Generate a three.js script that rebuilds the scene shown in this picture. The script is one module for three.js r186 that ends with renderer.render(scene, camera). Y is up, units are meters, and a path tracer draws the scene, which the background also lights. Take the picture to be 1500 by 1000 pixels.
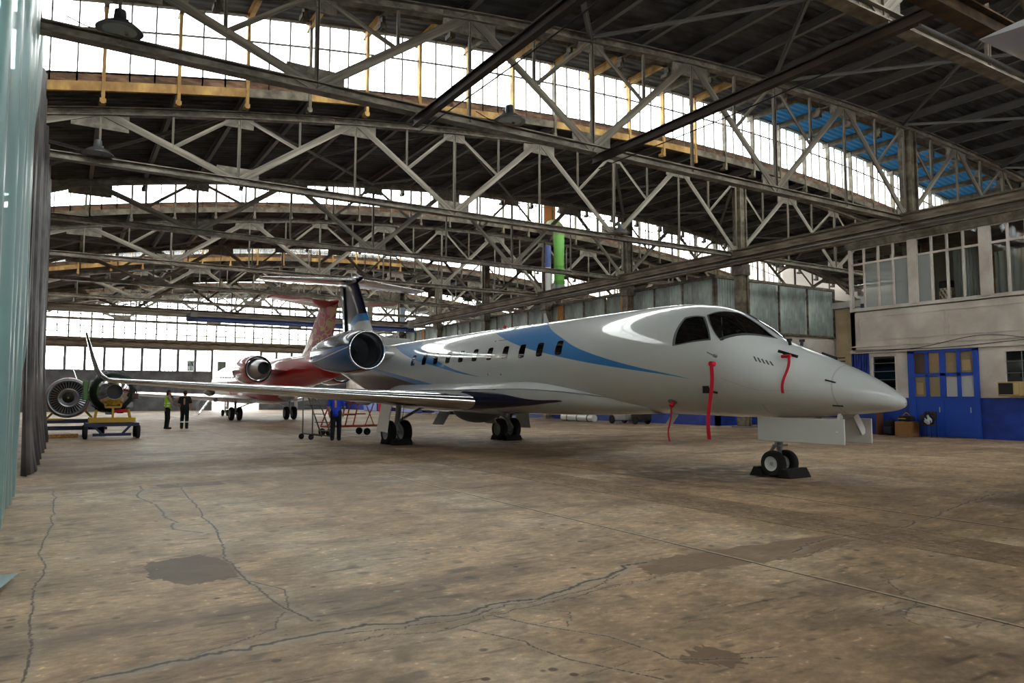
import * as THREE from 'three';
import { mergeGeometries, mergeVertices, toCreasedNormals } from 'three/addons/utils/BufferGeometryUtils.js';
import { RoundedBoxGeometry } from 'three/addons/geometries/RoundedBoxGeometry.js';

// ---------------------------------------------------------------- camera, sky, exposure
const scene = new THREE.Scene();
const camera = new THREE.PerspectiveCamera(2 * Math.atan(500 / 1067) * 180 / Math.PI, 1.5, 0.05, 400);
camera.position.set(0, 1.51, 0);
camera.rotation.order = 'YXZ';
camera.rotation.set(4.288 * Math.PI / 180, -31.745 * Math.PI / 180, 0);
scene.background = new THREE.Color(1, 0.995, 0.985);      // bright overcast sky
scene.backgroundIntensity = 10.5;
const renderer = new THREE.WebGLRenderer();
renderer.toneMapping = THREE.LinearToneMapping;
renderer.toneMappingExposure = 1.0;
renderer.shadowMap.enabled = true;

// ---------------------------------------------------------------- helpers
let seed = 7;
const rnd = (a = 0, b = 1) => { seed = (seed * 1664525 + 1013904223) >>> 0; return a + (b - a) * seed / 4294967296; };
const V = (x, y, z) => new THREE.Vector3(x, y, z);
const taken = {};
function numbered(n) { const k = taken[n] = (taken[n] ?? -1) + 1; return k ? `${n}_${String(k).padStart(3, '0')}` : n; }
function tag(o, label, category, group) { o.userData.label = label; if (category) o.userData.category = category; if (group) o.userData.group = group; return o; }
function thing(name, label, category, p = [0, 0, 0], turn = 0, group) {
  const g = new THREE.Group(); g.name = numbered(name); g.position.set(...p); g.rotation.y = turn; scene.add(g);
  return tag(g, label, category, group);
}
function struct(name, label) { const g = new THREE.Group(); g.name = name; scene.add(g); g.userData.kind = 'structure'; if (label) g.userData.label = label; return g; }
function add(name, geo, mat, parent) {
  const m = new THREE.Mesh(geo, mat); m.name = parent === scene ? numbered(name) : name; m.castShadow = m.receiveShadow = true; (parent || scene).add(m); return m;
}
function dup(o, p, label) { const c = o.clone(); c.name = numbered(o.name.replace(/_\d{3}$/, '')); scene.add(c); if (p) c.position.set(...p); c.userData = { ...o.userData }; if (label) c.userData.label = label; return c; }
const clean = (g) => { g = g.index ? g.toNonIndexed() : g; for (const k of Object.keys(g.attributes)) if (!['position', 'normal', 'uv'].includes(k)) g.deleteAttribute(k); if (!g.attributes.uv) g.setAttribute('uv', new THREE.BufferAttribute(new Float32Array(g.attributes.position.count * 2), 2)); return g; };
const merge = (l) => mergeGeometries(l.map(clean));
const bx = (w, h, d, x = 0, y = 0, z = 0) => new THREE.BoxGeometry(w, h, d).translate(x, y, z);
const rbx = (w, h, d, x = 0, y = 0, z = 0, r = 0.02) => new RoundedBoxGeometry(w, h, d, 2, r).translate(x, y, z);
const span = (x0, x1, y0, y1, z0, z1) => bx(x1 - x0, y1 - y0, z1 - z0, (x0 + x1) / 2, (y0 + y1) / 2, (z0 + z1) / 2);
function orient(g, p, q, up = V(0, 1, 0)) {           // geometry whose length runs along +z, centred: laid from p to q
  const d = q.clone().sub(p), L = d.length(); d.normalize();
  if (Math.abs(d.dot(up)) > 0.99) up = V(1, 0, 0);
  const x = up.clone().cross(d).normalize(), y = d.clone().cross(x);
  const m = new THREE.Matrix4().makeBasis(x, y, d).setPosition(p.clone().add(q).multiplyScalar(0.5));
  return g.applyMatrix4(m);
}
const bar = (p, q, w, h, up) => orient(new THREE.BoxGeometry(w, h, p.distanceTo(q)), p, q, up);
const ibar = (p, q, w, h, t = 0.02, up) => { const L = p.distanceTo(q); return merge([[w, t, 0, h / 2 - t / 2], [w, t, 0, -h / 2 + t / 2], [t, h - 2 * t, 0, 0]].map(([a, b, x, y]) => orient(new THREE.BoxGeometry(a, b, L).translate(x, y, 0), p, q, up))); };
const angle2 = (p, q, s, up) => { const L = p.distanceTo(q), t = 0.018; return merge([[s * 2 + .02, t, 0, s / 2], [t * 2 + .02, s, 0, 0]].map(([a, b, x, y]) => orient(new THREE.BoxGeometry(a, b, L).translate(x, y, 0), p, q, up))); };
const rod = (p, q, r, r2 = r, seg = 10) => { const g = new THREE.CylinderGeometry(r2, r, p.distanceTo(q), seg).rotateX(Math.PI / 2); return orient(g, p, q); };
const tube = (pts, r, seg = 24, rs = 8) => new THREE.TubeGeometry(new THREE.CatmullRomCurve3(pts), seg, r, rs);
const lathe = (pts, seg = 32) => { const l = pts[0][1] > pts[pts.length - 1][1] ? [...pts].reverse() : pts; return new THREE.LatheGeometry(l.map(([r, y]) => new THREE.Vector2(r, y)), seg); };
function outward(g, ref) {                            // wind the faces so that they look away from ref (or from the middle of the shape)
  g = clean(g); const p = g.attributes.position, n = g.attributes.normal, u = g.attributes.uv, c = new THREE.Vector3(), a = V(0, 0, 0), b = V(0, 0, 0), d = V(0, 0, 0); let s = 0;
  if (!ref) { for (let i = 0; i < p.count; i++) c.add(a.fromBufferAttribute(p, i)); c.multiplyScalar(1 / p.count); }
  for (let i = 0; i < p.count; i += 3) { a.fromBufferAttribute(p, i); b.fromBufferAttribute(p, i + 1); d.fromBufferAttribute(p, i + 2); const r = ref ? ref(a) : c; a.sub(r); b.sub(r); d.sub(r); s += a.dot(b.clone().cross(d)); }
  if (s < 0) { for (const [q, k] of [[p, 3], [n, 3], [u, 2]]) for (let i = 0; i < q.count; i += 3) for (let j = 0; j < k; j++) { const x = q.array[(i + 1) * k + j]; q.array[(i + 1) * k + j] = q.array[(i + 2) * k + j]; q.array[(i + 2) * k + j] = x; } for (let i = 0; i < n.array.length; i++) n.array[i] *= -1; }
  return g;
}
const solid = (nu, nv, f, uv) => outward(grid(nu, nv, f, uv));
function grid(nu, nv, f, uv) {                        // surface from f(u,v) -> [x,y,z], u,v in 0..1
  const P = [], T = [], I = [];
  for (let i = 0; i <= nu; i++) for (let j = 0; j <= nv; j++) { P.push(...f(i / nu, j / nv)); T.push(...(uv ? uv(i / nu, j / nv) : [i / nu, j / nv])); }
  for (let i = 0; i < nu; i++) for (let j = 0; j < nv; j++) { const a = i * (nv + 1) + j, b = a + nv + 1; I.push(a, b, a + 1, b, b + 1, a + 1); }
  const g = new THREE.BufferGeometry(); g.setAttribute('position', new THREE.Float32BufferAttribute(P, 3)); g.setAttribute('uv', new THREE.Float32BufferAttribute(T, 2)); g.setIndex(I); g.computeVertexNormals(); return g;
}
function uvm(g, s = 1) {                              // uv in metres by the dominant axis of the normal
  g = clean(g); const p = g.attributes.position, n = g.attributes.normal, u = new Float32Array(p.count * 2);
  for (let i = 0; i < p.count; i++) { const a = Math.abs(n.getX(i)), b = Math.abs(n.getY(i)), c = Math.abs(n.getZ(i)); const [q, r] = a > b && a > c ? [p.getZ(i), p.getY(i)] : b > c ? [p.getX(i), p.getZ(i)] : [p.getX(i), p.getY(i)]; u[2 * i] = q * s; u[2 * i + 1] = r * s; }
  g.setAttribute('uv', new THREE.BufferAttribute(u, 2)); return g;
}
function pchip(X, Y) {                                // monotone cubic interpolation
  const n = X.length, h = [], d = [], m = []; for (let i = 0; i < n - 1; i++) { h.push(X[i + 1] - X[i]); d.push((Y[i + 1] - Y[i]) / h[i]); }
  for (let i = 0; i < n; i++) m.push(i === 0 ? d[0] : i === n - 1 ? d[n - 2] : d[i - 1] * d[i] <= 0 ? 0 : 2 * d[i - 1] * d[i] / (d[i - 1] + d[i]));
  return (x) => { x = Math.min(Math.max(x, X[0]), X[n - 1]); let i = 0; while (i < n - 2 && x > X[i + 1]) i++; const t = (x - X[i]) / h[i], t2 = t * t, t3 = t2 * t; return (2 * t3 - 3 * t2 + 1) * Y[i] + (t3 - 2 * t2 + t) * h[i] * m[i] + (-2 * t3 + 3 * t2) * Y[i + 1] + (t3 - t2) * h[i] * m[i + 1]; };
}
// tileable value noise
const perm = new Uint8Array(512); { const a = [...Array(256).keys()]; for (let i = 255; i > 0; i--) { const j = Math.floor(rnd(0, i + 1)); [a[i], a[j]] = [a[j], a[i]]; } for (let i = 0; i < 512; i++) perm[i] = a[i & 255]; }
function vn(x, y, px, py) { const xi = Math.floor(x), yi = Math.floor(y), fx = x - xi, fy = y - yi, u = fx * fx * (3 - 2 * fx), v = fy * fy * (3 - 2 * fy); const H = (a, b) => perm[perm[((a % px) + px) % px & 255] + (((b % py) + py) % py & 255)] / 255; const a = H(xi, yi), b = H(xi + 1, yi), c = H(xi, yi + 1), d = H(xi + 1, yi + 1); return a + (b - a) * u + (c - a) * v + (a - b - c + d) * u * v; }
function fbm(u, v, f, oct, fy = f) { let s = 0, a = .5, n = 0; for (let o = 0; o < oct; o++) { s += a * vn(u * f + o * 0, v * fy, f, fy); n += a; a *= .55; f *= 2; fy *= 2; } return s / n; }
function dataTex(n, fn, srgb = true) {
  const d = new Uint8Array(n * n * 4); for (let y = 0; y < n; y++) for (let x = 0; x < n; x++) { const c = fn(x / n, y / n), i = 4 * (y * n + x); d[i] = c[0]; d[i + 1] = c[1]; d[i + 2] = c[2]; d[i + 3] = 255; }
  const t = new THREE.DataTexture(d, n, n); t.wrapS = t.wrapT = THREE.RepeatWrapping; t.magFilter = THREE.LinearFilter; t.minFilter = THREE.LinearMipmapLinearFilter; t.generateMipmaps = true; if (srgb) t.colorSpace = THREE.SRGBColorSpace; t.needsUpdate = true; return t;
}
const mixc = (a, b, t) => a.map((v, i) => v + (b[i] - v) * Math.min(1, Math.max(0, t)));
const mottle = (a, b, f = 6, oct = 5, fy = f, pow = 1, n = 512) => dataTex(n, (u, v) => mixc(a, b, Math.pow(Math.min(1, Math.max(0, (fbm(u, v, f, oct, fy) - .28) * 2.2)), pow)));
function rep(t, x, y = x) { const c = t.clone(); c.repeat.set(x, y); c.needsUpdate = true; return c; }
function canvasTex(w, h, draw) { const c = document.createElement('canvas'); c.width = w; c.height = h; draw(c.getContext('2d'), w, h); const t = new THREE.CanvasTexture(c); t.colorSpace = THREE.SRGBColorSpace; t.wrapS = t.wrapT = THREE.RepeatWrapping; return t; }
const std = (color, roughness = .6, metalness = 0, o = {}) => new THREE.MeshStandardMaterial({ color, roughness, metalness, ...o });
const phys = (color, roughness, o = {}) => new THREE.MeshPhysicalMaterial({ color, roughness, ...o });

// ---------------------------------------------------------------- materials
const paintTex = mottle([152, 142, 126], [92, 84, 72], 8, 5, 8, 1.1), M = {
  truss: std(0xffffff, .55, 0, { map: rep(paintTex, .5) }),
  trussDark: std(0x6c6a64, .6),
  column: std(0xd8d4c8, .6, 0, { map: rep(paintTex, .5) }),
  roof: std(0xffffff, .75, 0, { map: rep(mottle([92, 92, 92], [58, 56, 54], 5, 5, 10), .3) }),
  roofBlue: phys(0x2a7c9c, .85, { transmission: .3, thickness: 0 }),
  purlin: std(0x7c7974, .6, .1),
  ochre: std(0xffffff, .7, 0, { map: rep(mottle([206, 166, 98], [150, 112, 62], 6, 5, 3), .6) }),
  fascia: std(0xffffff, .9, 0, { map: rep(mottle([146, 112, 86], [82, 60, 46], 5, 6, 16, 1), .5) }),
  bar: std(0x7c7a74, .6, .2),
  glass: phys(0xf4faf8, .03, { transmission: 1, thickness: 0, ior: 1.5 }),
  wood: std(0xffffff, .85, 0, { map: rep(mottle([142, 130, 114], [88, 76, 64], 3, 5, 24), .5) }),
  greenSheet: std(0xffffff, .5, .2, { map: rep(mottle([176, 188, 180], [126, 134, 128], 6, 5, 3), .35) }),
  osb: std(0xffffff, .9, 0, { map: rep(mottle([206, 150, 88], [150, 98, 50], 28, 3, 28), 1) }),
  white: std(0xffffff, .85, 0, { map: rep(mottle([222, 213, 204], [192, 182, 172], 5, 6, 5, 1.2), .25) }),
  blue: std(0xffffff, .55, 0, { map: rep(mottle([24, 66, 168], [14, 44, 128], 7, 5, 7), .4) }),
  blueDoor: std(0x1747b0, .5),
  grey: std(0xffffff, .7, 0, { map: rep(mottle([120, 122, 126], [88, 88, 92], 6, 5, 6), .25) }),
  darkGlass: phys(0x0c1110, .06, { clearcoat: 1 }),
  black: std(0x0d0d0e, .6), rubber: std(0x101010, .85), tyre: std(0x151515, .8),
  chrome: std(0xe8e8ea, .12, 1), steel: std(0xb4b6b8, .32, 1), dullSteel: std(0x85878a, .45, .8), greyPaint: std(0xa9acae, .5, .1), whitePaint: phys(0xdcdddc, .3, { specularIntensity: .3, clearcoat: 1, clearcoatRoughness: .05 }),
  navy: phys(0x0b1030, .25, { specularIntensity: .2, clearcoat: 1, clearcoatRoughness: .03 }), red: phys(0xa8101c, .3, { specularIntensity: .2, clearcoat: 1, clearcoatRoughness: .05 }), redTag: std(0xc4142a, .8),
  orange: std(0xb84a22, .6), navyBlue: std(0x101844, .55), yellow: std(0xb08a20, .55), skin: std(0xb98468, .6), darkCloth: std(0x15171d, .9),
};

// ================================================================ THE HALL
const ZK = (k) => -15.8 - 8.45 * k, XC = 28, PAN = 7.8, SUB = PAN / 4;
const hT = (x) => 12.2 - 0.0039 * (x - 25) ** 2;             // top chord of the trusses
const hB = 8.4, hL = (x) => hT(x) + .46, hR = (x) => hT(x) + 2.95;
const node = (j) => XC - SUB * j, J0 = -12, J1 = 17;          // panel points from x = 51.4 to x = -5.15

// ---- floor: concrete slabs with open joints
const floorBase = (u, v) => {
  const a = fbm(u, v, 3, 6), b = fbm(u + .37, v + .11, 11, 5), c = fbm(u + .7, v + .2, 48, 3), s = fbm(u + .15, v + .55, 5, 5, 18);
  let col = mixc([184, 154, 120], [128, 103, 77], (a - .3) * 1.9); col = mixc(col, [204, 186, 160], Math.max(0, (b - .54) * 2.8)); col = mixc(col, [84, 68, 54], Math.max(0, (s - .6) * 2.4));
  const g = .8 + .4 * c; return [col[0] * g, col[1] * g, col[2] * g];
};
const floorTile = (() => {                                      // coarse tone at 1024, grain and pits on top at 2048
  const n = 2048, h = n / 2, lo = new Float32Array(h * h * 3); for (let y = 0; y < h; y++) for (let x = 0; x < h; x++) lo.set(floorBase(x / h, y / h), 3 * (y * h + x));
  return dataTex(n, (u, v) => { const x = Math.floor(u * h) % h, y = Math.floor(v * h) % h, i = 3 * (y * h + x), a = vn(u * 220, v * 420, 220, 420), b = vn(u * 640, v * 900, 640, 900), s = vn(u * 90, v * 260, 90, 260); let g = .84 + .2 * a + .12 * b; if (s > .8) g *= 1 - (s - .8) * 1.6; if (a * b > .72) g *= 1.18; return [lo[i] * g, lo[i + 1] * g, lo[i + 2] * g].map((q) => Math.min(255, q)); });
})();
const FX0 = -2, FZ0 = -18, FS = 16;                            // the patch of floor in front, with its own cracks
const floorFront = (() => {
  const n = 2048, d = new Uint8ClampedArray(n * n * 4), t = floorTile.image.data;
  for (let y = 0; y < n; y++) for (let x = 0; x < n; x++) { const i = 4 * (y * n + x), k = i, g = rnd(.95, 1.05); d[i] = t[k] * g; d[i + 1] = t[k + 1] * g; d[i + 2] = t[k + 2] * g; d[i + 3] = 255; }
  const px = (X) => (X - FX0) / FS * n, pz = (Z) => (Z - FZ0) / FS * n;
  const dab = (X, Z, r, col, a) => { const cx = px(X), cz = pz(Z), R = r / FS * n; for (let y = Math.floor(cz - R); y <= cz + R; y++) for (let x = Math.floor(cx - R); x <= cx + R; x++) { if (x < 0 || y < 0 || x >= n || y >= n) continue; const q = Math.hypot(x - cx, y - cz) / Math.max(R, .6); if (q > 1) continue; const i = 4 * (y * n + x), w = a * Math.min(1, (1 - q) * 3); for (let c = 0; c < 3; c++) d[i + c] += (col[c] - d[i + c]) * w; } };
  const crack = (pts, w = .014, jit = .05, col = [62, 50, 40], halo = 1) => {
    for (let s = 0; s < pts.length - 1; s++) { const [x0, z0] = pts[s], [x1, z1] = pts[s + 1], L = Math.hypot(x1 - x0, z1 - z0), N = Math.ceil(L / .007); let o = 0;
      for (let k = 0; k <= N; k++) { o += rnd(-1, 1) * .012; o *= .985; const q = k / N, e = Math.sin(q * Math.PI), X = x0 + (x1 - x0) * q + o * jit / .05 * e * .6, Z = z0 + (z1 - z0) * q + o * jit / .05 * e; if (halo && k % 4 === 0) dab(X + .02, Z + .015, w * 3, [176, 162, 142], .12); dab(X, Z, w * rnd(.25, .65), col, .85); } }
  };
  const poly = (pts0, col, a) => { const pts = []; pts0.forEach((p, i) => { const q = pts0[(i + 1) % pts0.length]; for (let s = 0; s < 14; s++) { const w = s / 14; pts.push([p[0] + (q[0] - p[0]) * w + rnd(-.03, .03), p[1] + (q[1] - p[1]) * w + rnd(-.045, .045)]); } }); const xs = pts.map((p) => px(p[0])), zs = pts.map((p) => pz(p[1])); for (let y = Math.floor(Math.min(...zs)); y <= Math.max(...zs); y++) for (let x = Math.floor(Math.min(...xs)); x <= Math.max(...xs); x++) { let ins = false; for (let i = 0, j = xs.length - 1; i < xs.length; j = i++) if ((zs[i] > y) !== (zs[j] > y) && x < (xs[j] - xs[i]) * (y - zs[i]) / (zs[j] - zs[i]) + xs[i]) ins = !ins; if (ins && x >= 0 && y >= 0 && x < n && y < n) { const i = 4 * (y * n + x), g = a * (.75 + .5 * fbm(x / n, y / n, 60, 2)); for (let c = 0; c < 3; c++) d[i + c] += (col[c] - d[i + c]) * g; } } };
  poly([[.72, -7.5], [1.2, -7.6], [1.42, -7.05], [1.34, -6.5], [.9, -6.45], [.68, -6.9]], [94, 72, 52], .85);      // darker mortar repairs
  poly([[1.35, -14.2], [2.4, -14.4], [2.5, -13.4], [1.5, -13.3]], [98, 76, 56], .75);
  poly([[4.5, -5.15], [5.3, -5.2], [7.2, -5.05], [7.2, -4.7], [5.9, -4.5], [4.9, -4.6], [4.3, -4.75]], [122, 96, 70], .7);
  poly([[3.05, -3.15], [3.35, -3.3], [3.5, -3.05], [3.3, -2.9]], [112, 86, 62], .8);
  crack([[-.07, -15.4], [-.02, -12], [-.1, -9], [-.06, -7.5], [-.12, -6], [-.1, -5], [-.2, -4]], .016);
  crack([[1.85, -14.6], [1.7, -12.2], [1.62, -10.3], [1.5, -8.4], [1.36, -6.6], [1.42, -5.4], [1.5, -5]], .02); crack([[1.3, -14.6], [1.05, -12.5], [1.2, -10.6], [1.15, -9.2], [1.4, -8.8]], .03, .08, [92, 74, 58]);
  crack([[1.3, -6.5], [1.55, -5.9], [1.45, -5.3]], .014); crack([[.0, -4.55], [.8, -4.75], [1.25, -4.95], [1.4, -5.3]], .013);
  crack([[.2, -4.62], [1.5, -4.72], [2.0, -4.62], [2.4, -4.6], [2.8, -4.7], [3.2, -4.68], [3.7, -4.86], [4.2, -5], [4.6, -5.12]], .034, .05, [56, 44, 34]); crack([[1.6, -4.62], [2.3, -4.5], [3.3, -4.62], [4.1, -4.9]], .014); crack([[1.4, -4.5], [2.2, -4.35], [2.9, -4.5], [3.6, -4.6], [4.6, -4.7]], .012); crack([[2.6, -4.45], [2.75, -4.1], [3.0, -3.7], [3.05, -3.2], [3.6, -2.9]], .014); crack([[2.3, -4.3], [2.5, -3.9], [2.55, -3.5], [2.8, -3]], .014); crack([[2.9, -4.5], [3.1, -4.25], [2.9, -4]], .01);
  crack([[6.1, -3.6], [5.7, -3.45], [5.4, -3.1], [5.1, -3.0], [5.3, -2.6]], .013); crack([[5.1, -3], [4.9, -2.8]], .01); crack([[6.1, -4.7], [7, -4.95], [8.4, -4.9], [10.5, -5.4], [12.4, -5.8]], .022); crack([[6.0, -4.5], [7.2, -4.75], [8.8, -4.7]], .013); crack([[7.0, -8.5], [8.2, -8.2], [9.2, -7.4]], .012);
  for (const [p, q] of [[[5.42, -18], [5.42, -2]], [[9.35, -18], [9.35, -2]], [[13.25, -18], [13.25, -2]]]) { crack([p, q], .03, .01, [74, 60, 48], 0); crack([[p[0] + .035, p[1] + .03], [q[0] + .035, q[1] + .03]], .03, .01, [190, 174, 150], 0); }
  for (let k = 0; k < 900; k++) { const a = rnd(0, 6.28), r = Math.sqrt(rnd()) * rnd(.4, 1); dab(10.6 + Math.cos(a) * 2.4 * r, -10.2 + Math.sin(a) * 2.6 * r, rnd(.04, .22), [58, 46, 36], rnd(.05, .22)); }  // oily smudges under the fuselage, with part of its shadow painted into them
  for (let k = 0; k < 700; k++) dab(rnd(-1, 13), rnd(-16, -2.2), rnd(.01, .035), rnd() < .25 ? [214, 210, 200] : [62, 48, 38], rnd(.3, .8));
  for (let k = 0; k < 420; k++) { const X = rnd(0, 13), Z = rnd(-15, -2.4), L = rnd(.1, .5); crack([[X, Z], [X + L, Z + rnd(-.05, .05)]], .007, .02, [90, 72, 58], 0); }
  const tx = new THREE.DataTexture(new Uint8Array(d.buffer), n, n); tx.colorSpace = THREE.SRGBColorSpace; tx.magFilter = THREE.LinearFilter; tx.minFilter = THREE.LinearMipmapLinearFilter; tx.generateMipmaps = true; tx.wrapS = tx.wrapT = THREE.RepeatWrapping; tx.needsUpdate = true; return tx;
})();
const floorBump = dataTex(512, (u, v) => { const a = 255 * (.6 * fbm(u, v, 24, 4) + .4 * fbm(u, v, 90, 2)); return [a, a, a]; }, false);
const fm = { roughness: .62, bumpMap: floorBump, bumpScale: .006 };
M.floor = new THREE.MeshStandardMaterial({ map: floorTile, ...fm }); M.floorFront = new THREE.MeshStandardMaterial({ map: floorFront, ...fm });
const floor = struct('floor', 'worn brown concrete hangar floor with cracks and patched joints');
add('base', span(-9, 54, -.4, -.05, -90, 14), std(0x4a3d30, .95), floor);
const XS = [-8.5, -2, 5.42, 9.35, 13.25, 17.15, 21.05, 24.95, 28.85, 36, 44, 53], ZS = [13, -1.2, -13.9, -23, -32, -41, -50, -59, -68, -77, -89];
for (let i = 0; i < XS.length - 1; i++) for (let j = 0; j < ZS.length - 1; j++) {
  const x0 = XS[i] + .006, x1 = XS[i + 1] - .006, z0 = ZS[j + 1] + .006, z1 = ZS[j] - .006, front = x0 > -2.1 && x1 < 13.3 && j === 1;
  const holes = [[x0, x1]]; const y = -.001 * ((i * 7 + j * 3) % 3);
  let parts = i === 2 ? [[x0, 7.3], [8.32, x1]] : holes;
  for (const [a, b] of parts) {
    const g = span(a, b, -.06, y, z0, z1), p = g.attributes.position, u = g.attributes.uv;
    for (let q = 0; q < p.count; q++) u.setXY(q, (p.getX(q) - FX0) / FS, (p.getZ(q) - FZ0) / FS);
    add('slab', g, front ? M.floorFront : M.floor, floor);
  }
}
{ // strip of ribbed cover plates let into the floor
  const m = new THREE.MeshStandardMaterial({ map: floorTile, roughness: .6, bumpMap: dataTex(256, (u, v) => { const a = (Math.sin(u * Math.PI * 2 * 12) > .1 ? 200 : 60); return [a, a, a]; }, false), bumpScale: .012, color: 0xd8d4cc });
  for (let z = -22; z < 8; z += 1.05) { const g = span(7.32, 8.3, -.06, -.002, z + .008, z + 1.042), p = g.attributes.position, u = g.attributes.uv; for (let q = 0; q < p.count; q++) u.setXY(q, p.getZ(q) * .9, p.getX(q) * .9); add('cover_plate', g, m, floor); }
  add('strip', span(7.3, 8.32, -.06, -.003, -89, -22), M.floor, floor); add('strip', span(7.3, 8.32, -.06, -.003, 8.4, 13), M.floor, floor);
}

// ---- trusses
function makeTruss() {
  const t = thing('roof_truss', 'riveted steel roof truss with arched top chord and straight bottom chord', 'roof truss', [0, 0, 0], 0, 'row of roof trusses across the hangar');
  const tp = (x) => V(x, hT(x), 0), bp = (x) => V(x, hB, 0), up = V(0, 1, 0);
  const top = [], bot = [];
  for (let j = J0; j < J1; j++) { const p = tp(node(j)), q = tp(node(j + 1)); top.push(ibar(p, q, .26, .24, .03)); }
  add('top_chord', uvm(merge(top)), M.truss, t);
  bot.push(ibar(V(51.4, hB, 0), V(-5.15, hB, 0), .28, .22, .03)); add('bottom_chord', uvm(merge(bot)), M.truss, t);
  const rivets = (w, h) => { const l = [bx(w, h, .05)]; for (let a = -w / 2 + .12; a < w / 2 - .05; a += .16) for (const s of [-1, 1]) l.push(bx(.035, .035, .075, a, s * (h / 2 - .08), 0)); return uvm(merge(l)); };
  const gBig = rivets(1.5, .5), gSmall = rivets(.9, .34), gBot = rivets(1.3, .5);
  for (let n = -3; n <= 4; n++) {
    const x = XC - PAN * n; if (x > 51.5 || x < -5) continue;
    const g1 = add('gusset_plate', gBot, M.truss, t); g1.position.set(x, hB + .2, 0);
    const g2 = add('gusset_plate', gSmall, M.truss, t); g2.position.set(x, hT(x) - .24, 0);
    add('vertical', angle2(bp(x), tp(x), n === 0 ? .14 : .075), M.truss, t);
    for (const s of [-1, 1]) {
      const xt = x + s * PAN / 2, xm = x + s * SUB; if (xt > 51.5 || xt < -5.2) continue;
      const a = bp(x), b = tp(xt), mid = a.clone().lerp(b, .5);
      add('diagonal', angle2(a, b, .1, V(0, 0, 1)), M.truss, t);
      add('sub_vertical', angle2(mid, tp(mid.x), .05), M.truss, t);
      add('sub_diagonal', angle2(tp(x), mid, .05, V(0, 0, 1)), M.truss, t);
      if (s > 0 || x - PAN < -5) { const g = add('gusset_plate', gBig, M.truss, t); g.position.set(xt, hT(xt) - .26, 0); add('hanger', angle2(b, bp(xt), .05), M.truss, t); }
    }
  }
  return t;
}
const ord = ['first', 'second', 'third', 'fourth', 'fifth', 'sixth', 'seventh', 'eighth', 'ninth', 'tenth', 'eleventh'];
const truss0 = makeTruss(); truss0.position.z = ZK(-2); truss0.userData.label = 'riveted steel roof truss with arched top chord, tenth from the glazed far end wall';
for (let k = -1; k <= 7; k++) dup(truss0, [0, 0, ZK(k)], `riveted steel roof truss with arched top chord, ${ord[7 - k]} from the glazed far end wall`);

// ---- corrugated roof over the low bays, on purlins
function sheetGeo(x0j, x1j, z0, z1, h, amp = .045, pitch = .32) {
  const n = Math.round(Math.abs(z1 - z0) / pitch) * 4, P = [], I = [], prof = [0, 1, 1, 0];
  const js = []; for (let j = x0j; j <= x1j; j++) js.push(node(j));
  for (const x of js) for (let i = 0; i <= n; i++) P.push(x, h(x) + prof[i % 4] * amp, z0 + (z1 - z0) * i / n);
  const c = P.length / 3; for (const x of js) for (const z of [z0, z1]) P.push(x, h(x) + .16, z);
  for (let a = 0; a < js.length - 1; a++) { for (let i = 0; i < n; i++) { const p = a * (n + 1) + i, q = p + n + 1; I.push(p, p + 1, q, q, p + 1, q + 1); } const p = c + a * 2; I.push(p, p + 2, p + 1, p + 2, p + 3, p + 1); }
  const g = new THREE.BufferGeometry(); g.setAttribute('position', new THREE.Float32BufferAttribute(P, 3)); g.setIndex(I); const u = g.toNonIndexed(); u.computeVertexNormals(); return uvm(u);
}
const RB = 8.45, EDGE = 1.05;
const lowSheet = sheetGeo(J0, J1, EDGE, -RB - EDGE, hL), highSheet = sheetGeo(0, J1, -EDGE + .25, -RB + EDGE - .25, hR), highSheetR = sheetGeo(J0, 0, -EDGE + .25, -RB + EDGE - .25, hR);
const purlinGeo = (len) => uvm(ibar(V(0, 0, 0), V(0, 0, -len), .13, .28, .018));
const lowPurlin = purlinGeo(RB + 2 * EDGE), highPurlin = purlinGeo(RB - 2 * EDGE + .5);
let ceilN = 0; const ceilName = () => { const n = numbered('ceiling'); return n; };
const rodMat = M.purlin;
for (const k of [-3, -1, 1, 3, 5, 7]) {                  // low bays
  const c = struct(ceilName(), 'dark corrugated roof bay lying on the arched trusses'); c.position.z = ZK(k);
  add('corrugated_sheet', lowSheet, M.roof, c);
  for (let j = J0; j <= J1; j++) { const p = add('purlin', lowPurlin, M.purlin, c); p.position.set(node(j), hT(node(j)) + .3, EDGE); }
  for (let n = -2; n <= 4; n += 1) { const x0 = XC - PAN * n, x1 = x0 - PAN; if (x1 < -5.2) continue; add('wind_brace', angle2(V(x0, hT(x0) + .05, 0), V(x1, hT(x1) + .05, -RB), .07), M.purlin, c); add('wind_brace', angle2(V(x1, hT(x1) + .02, 0), V(x0, hT(x0) + .02, -RB), .07), M.purlin, c); }
}
for (let k = -2; k <= 6; k += 2) {                          // raised monitor bays
  const c = struct(ceilName(), 'raised corrugated roof bay between two strips of rooflight'); c.position.z = ZK(k);
  add('corrugated_sheet', highSheet, M.roof, c); add('corrugated_sheet', highSheetR, k === 0 ? M.roofBlue : M.roof, c);
  for (let j = J0; j <= J1; j++) { const x = node(j), p = add('rafter', highPurlin, j >= 2 && j <= 13 && j % 5 !== 3 ? M.ochre : M.column, c); p.position.set(x, hR(x) - .15, -EDGE + .25); }
}
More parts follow.
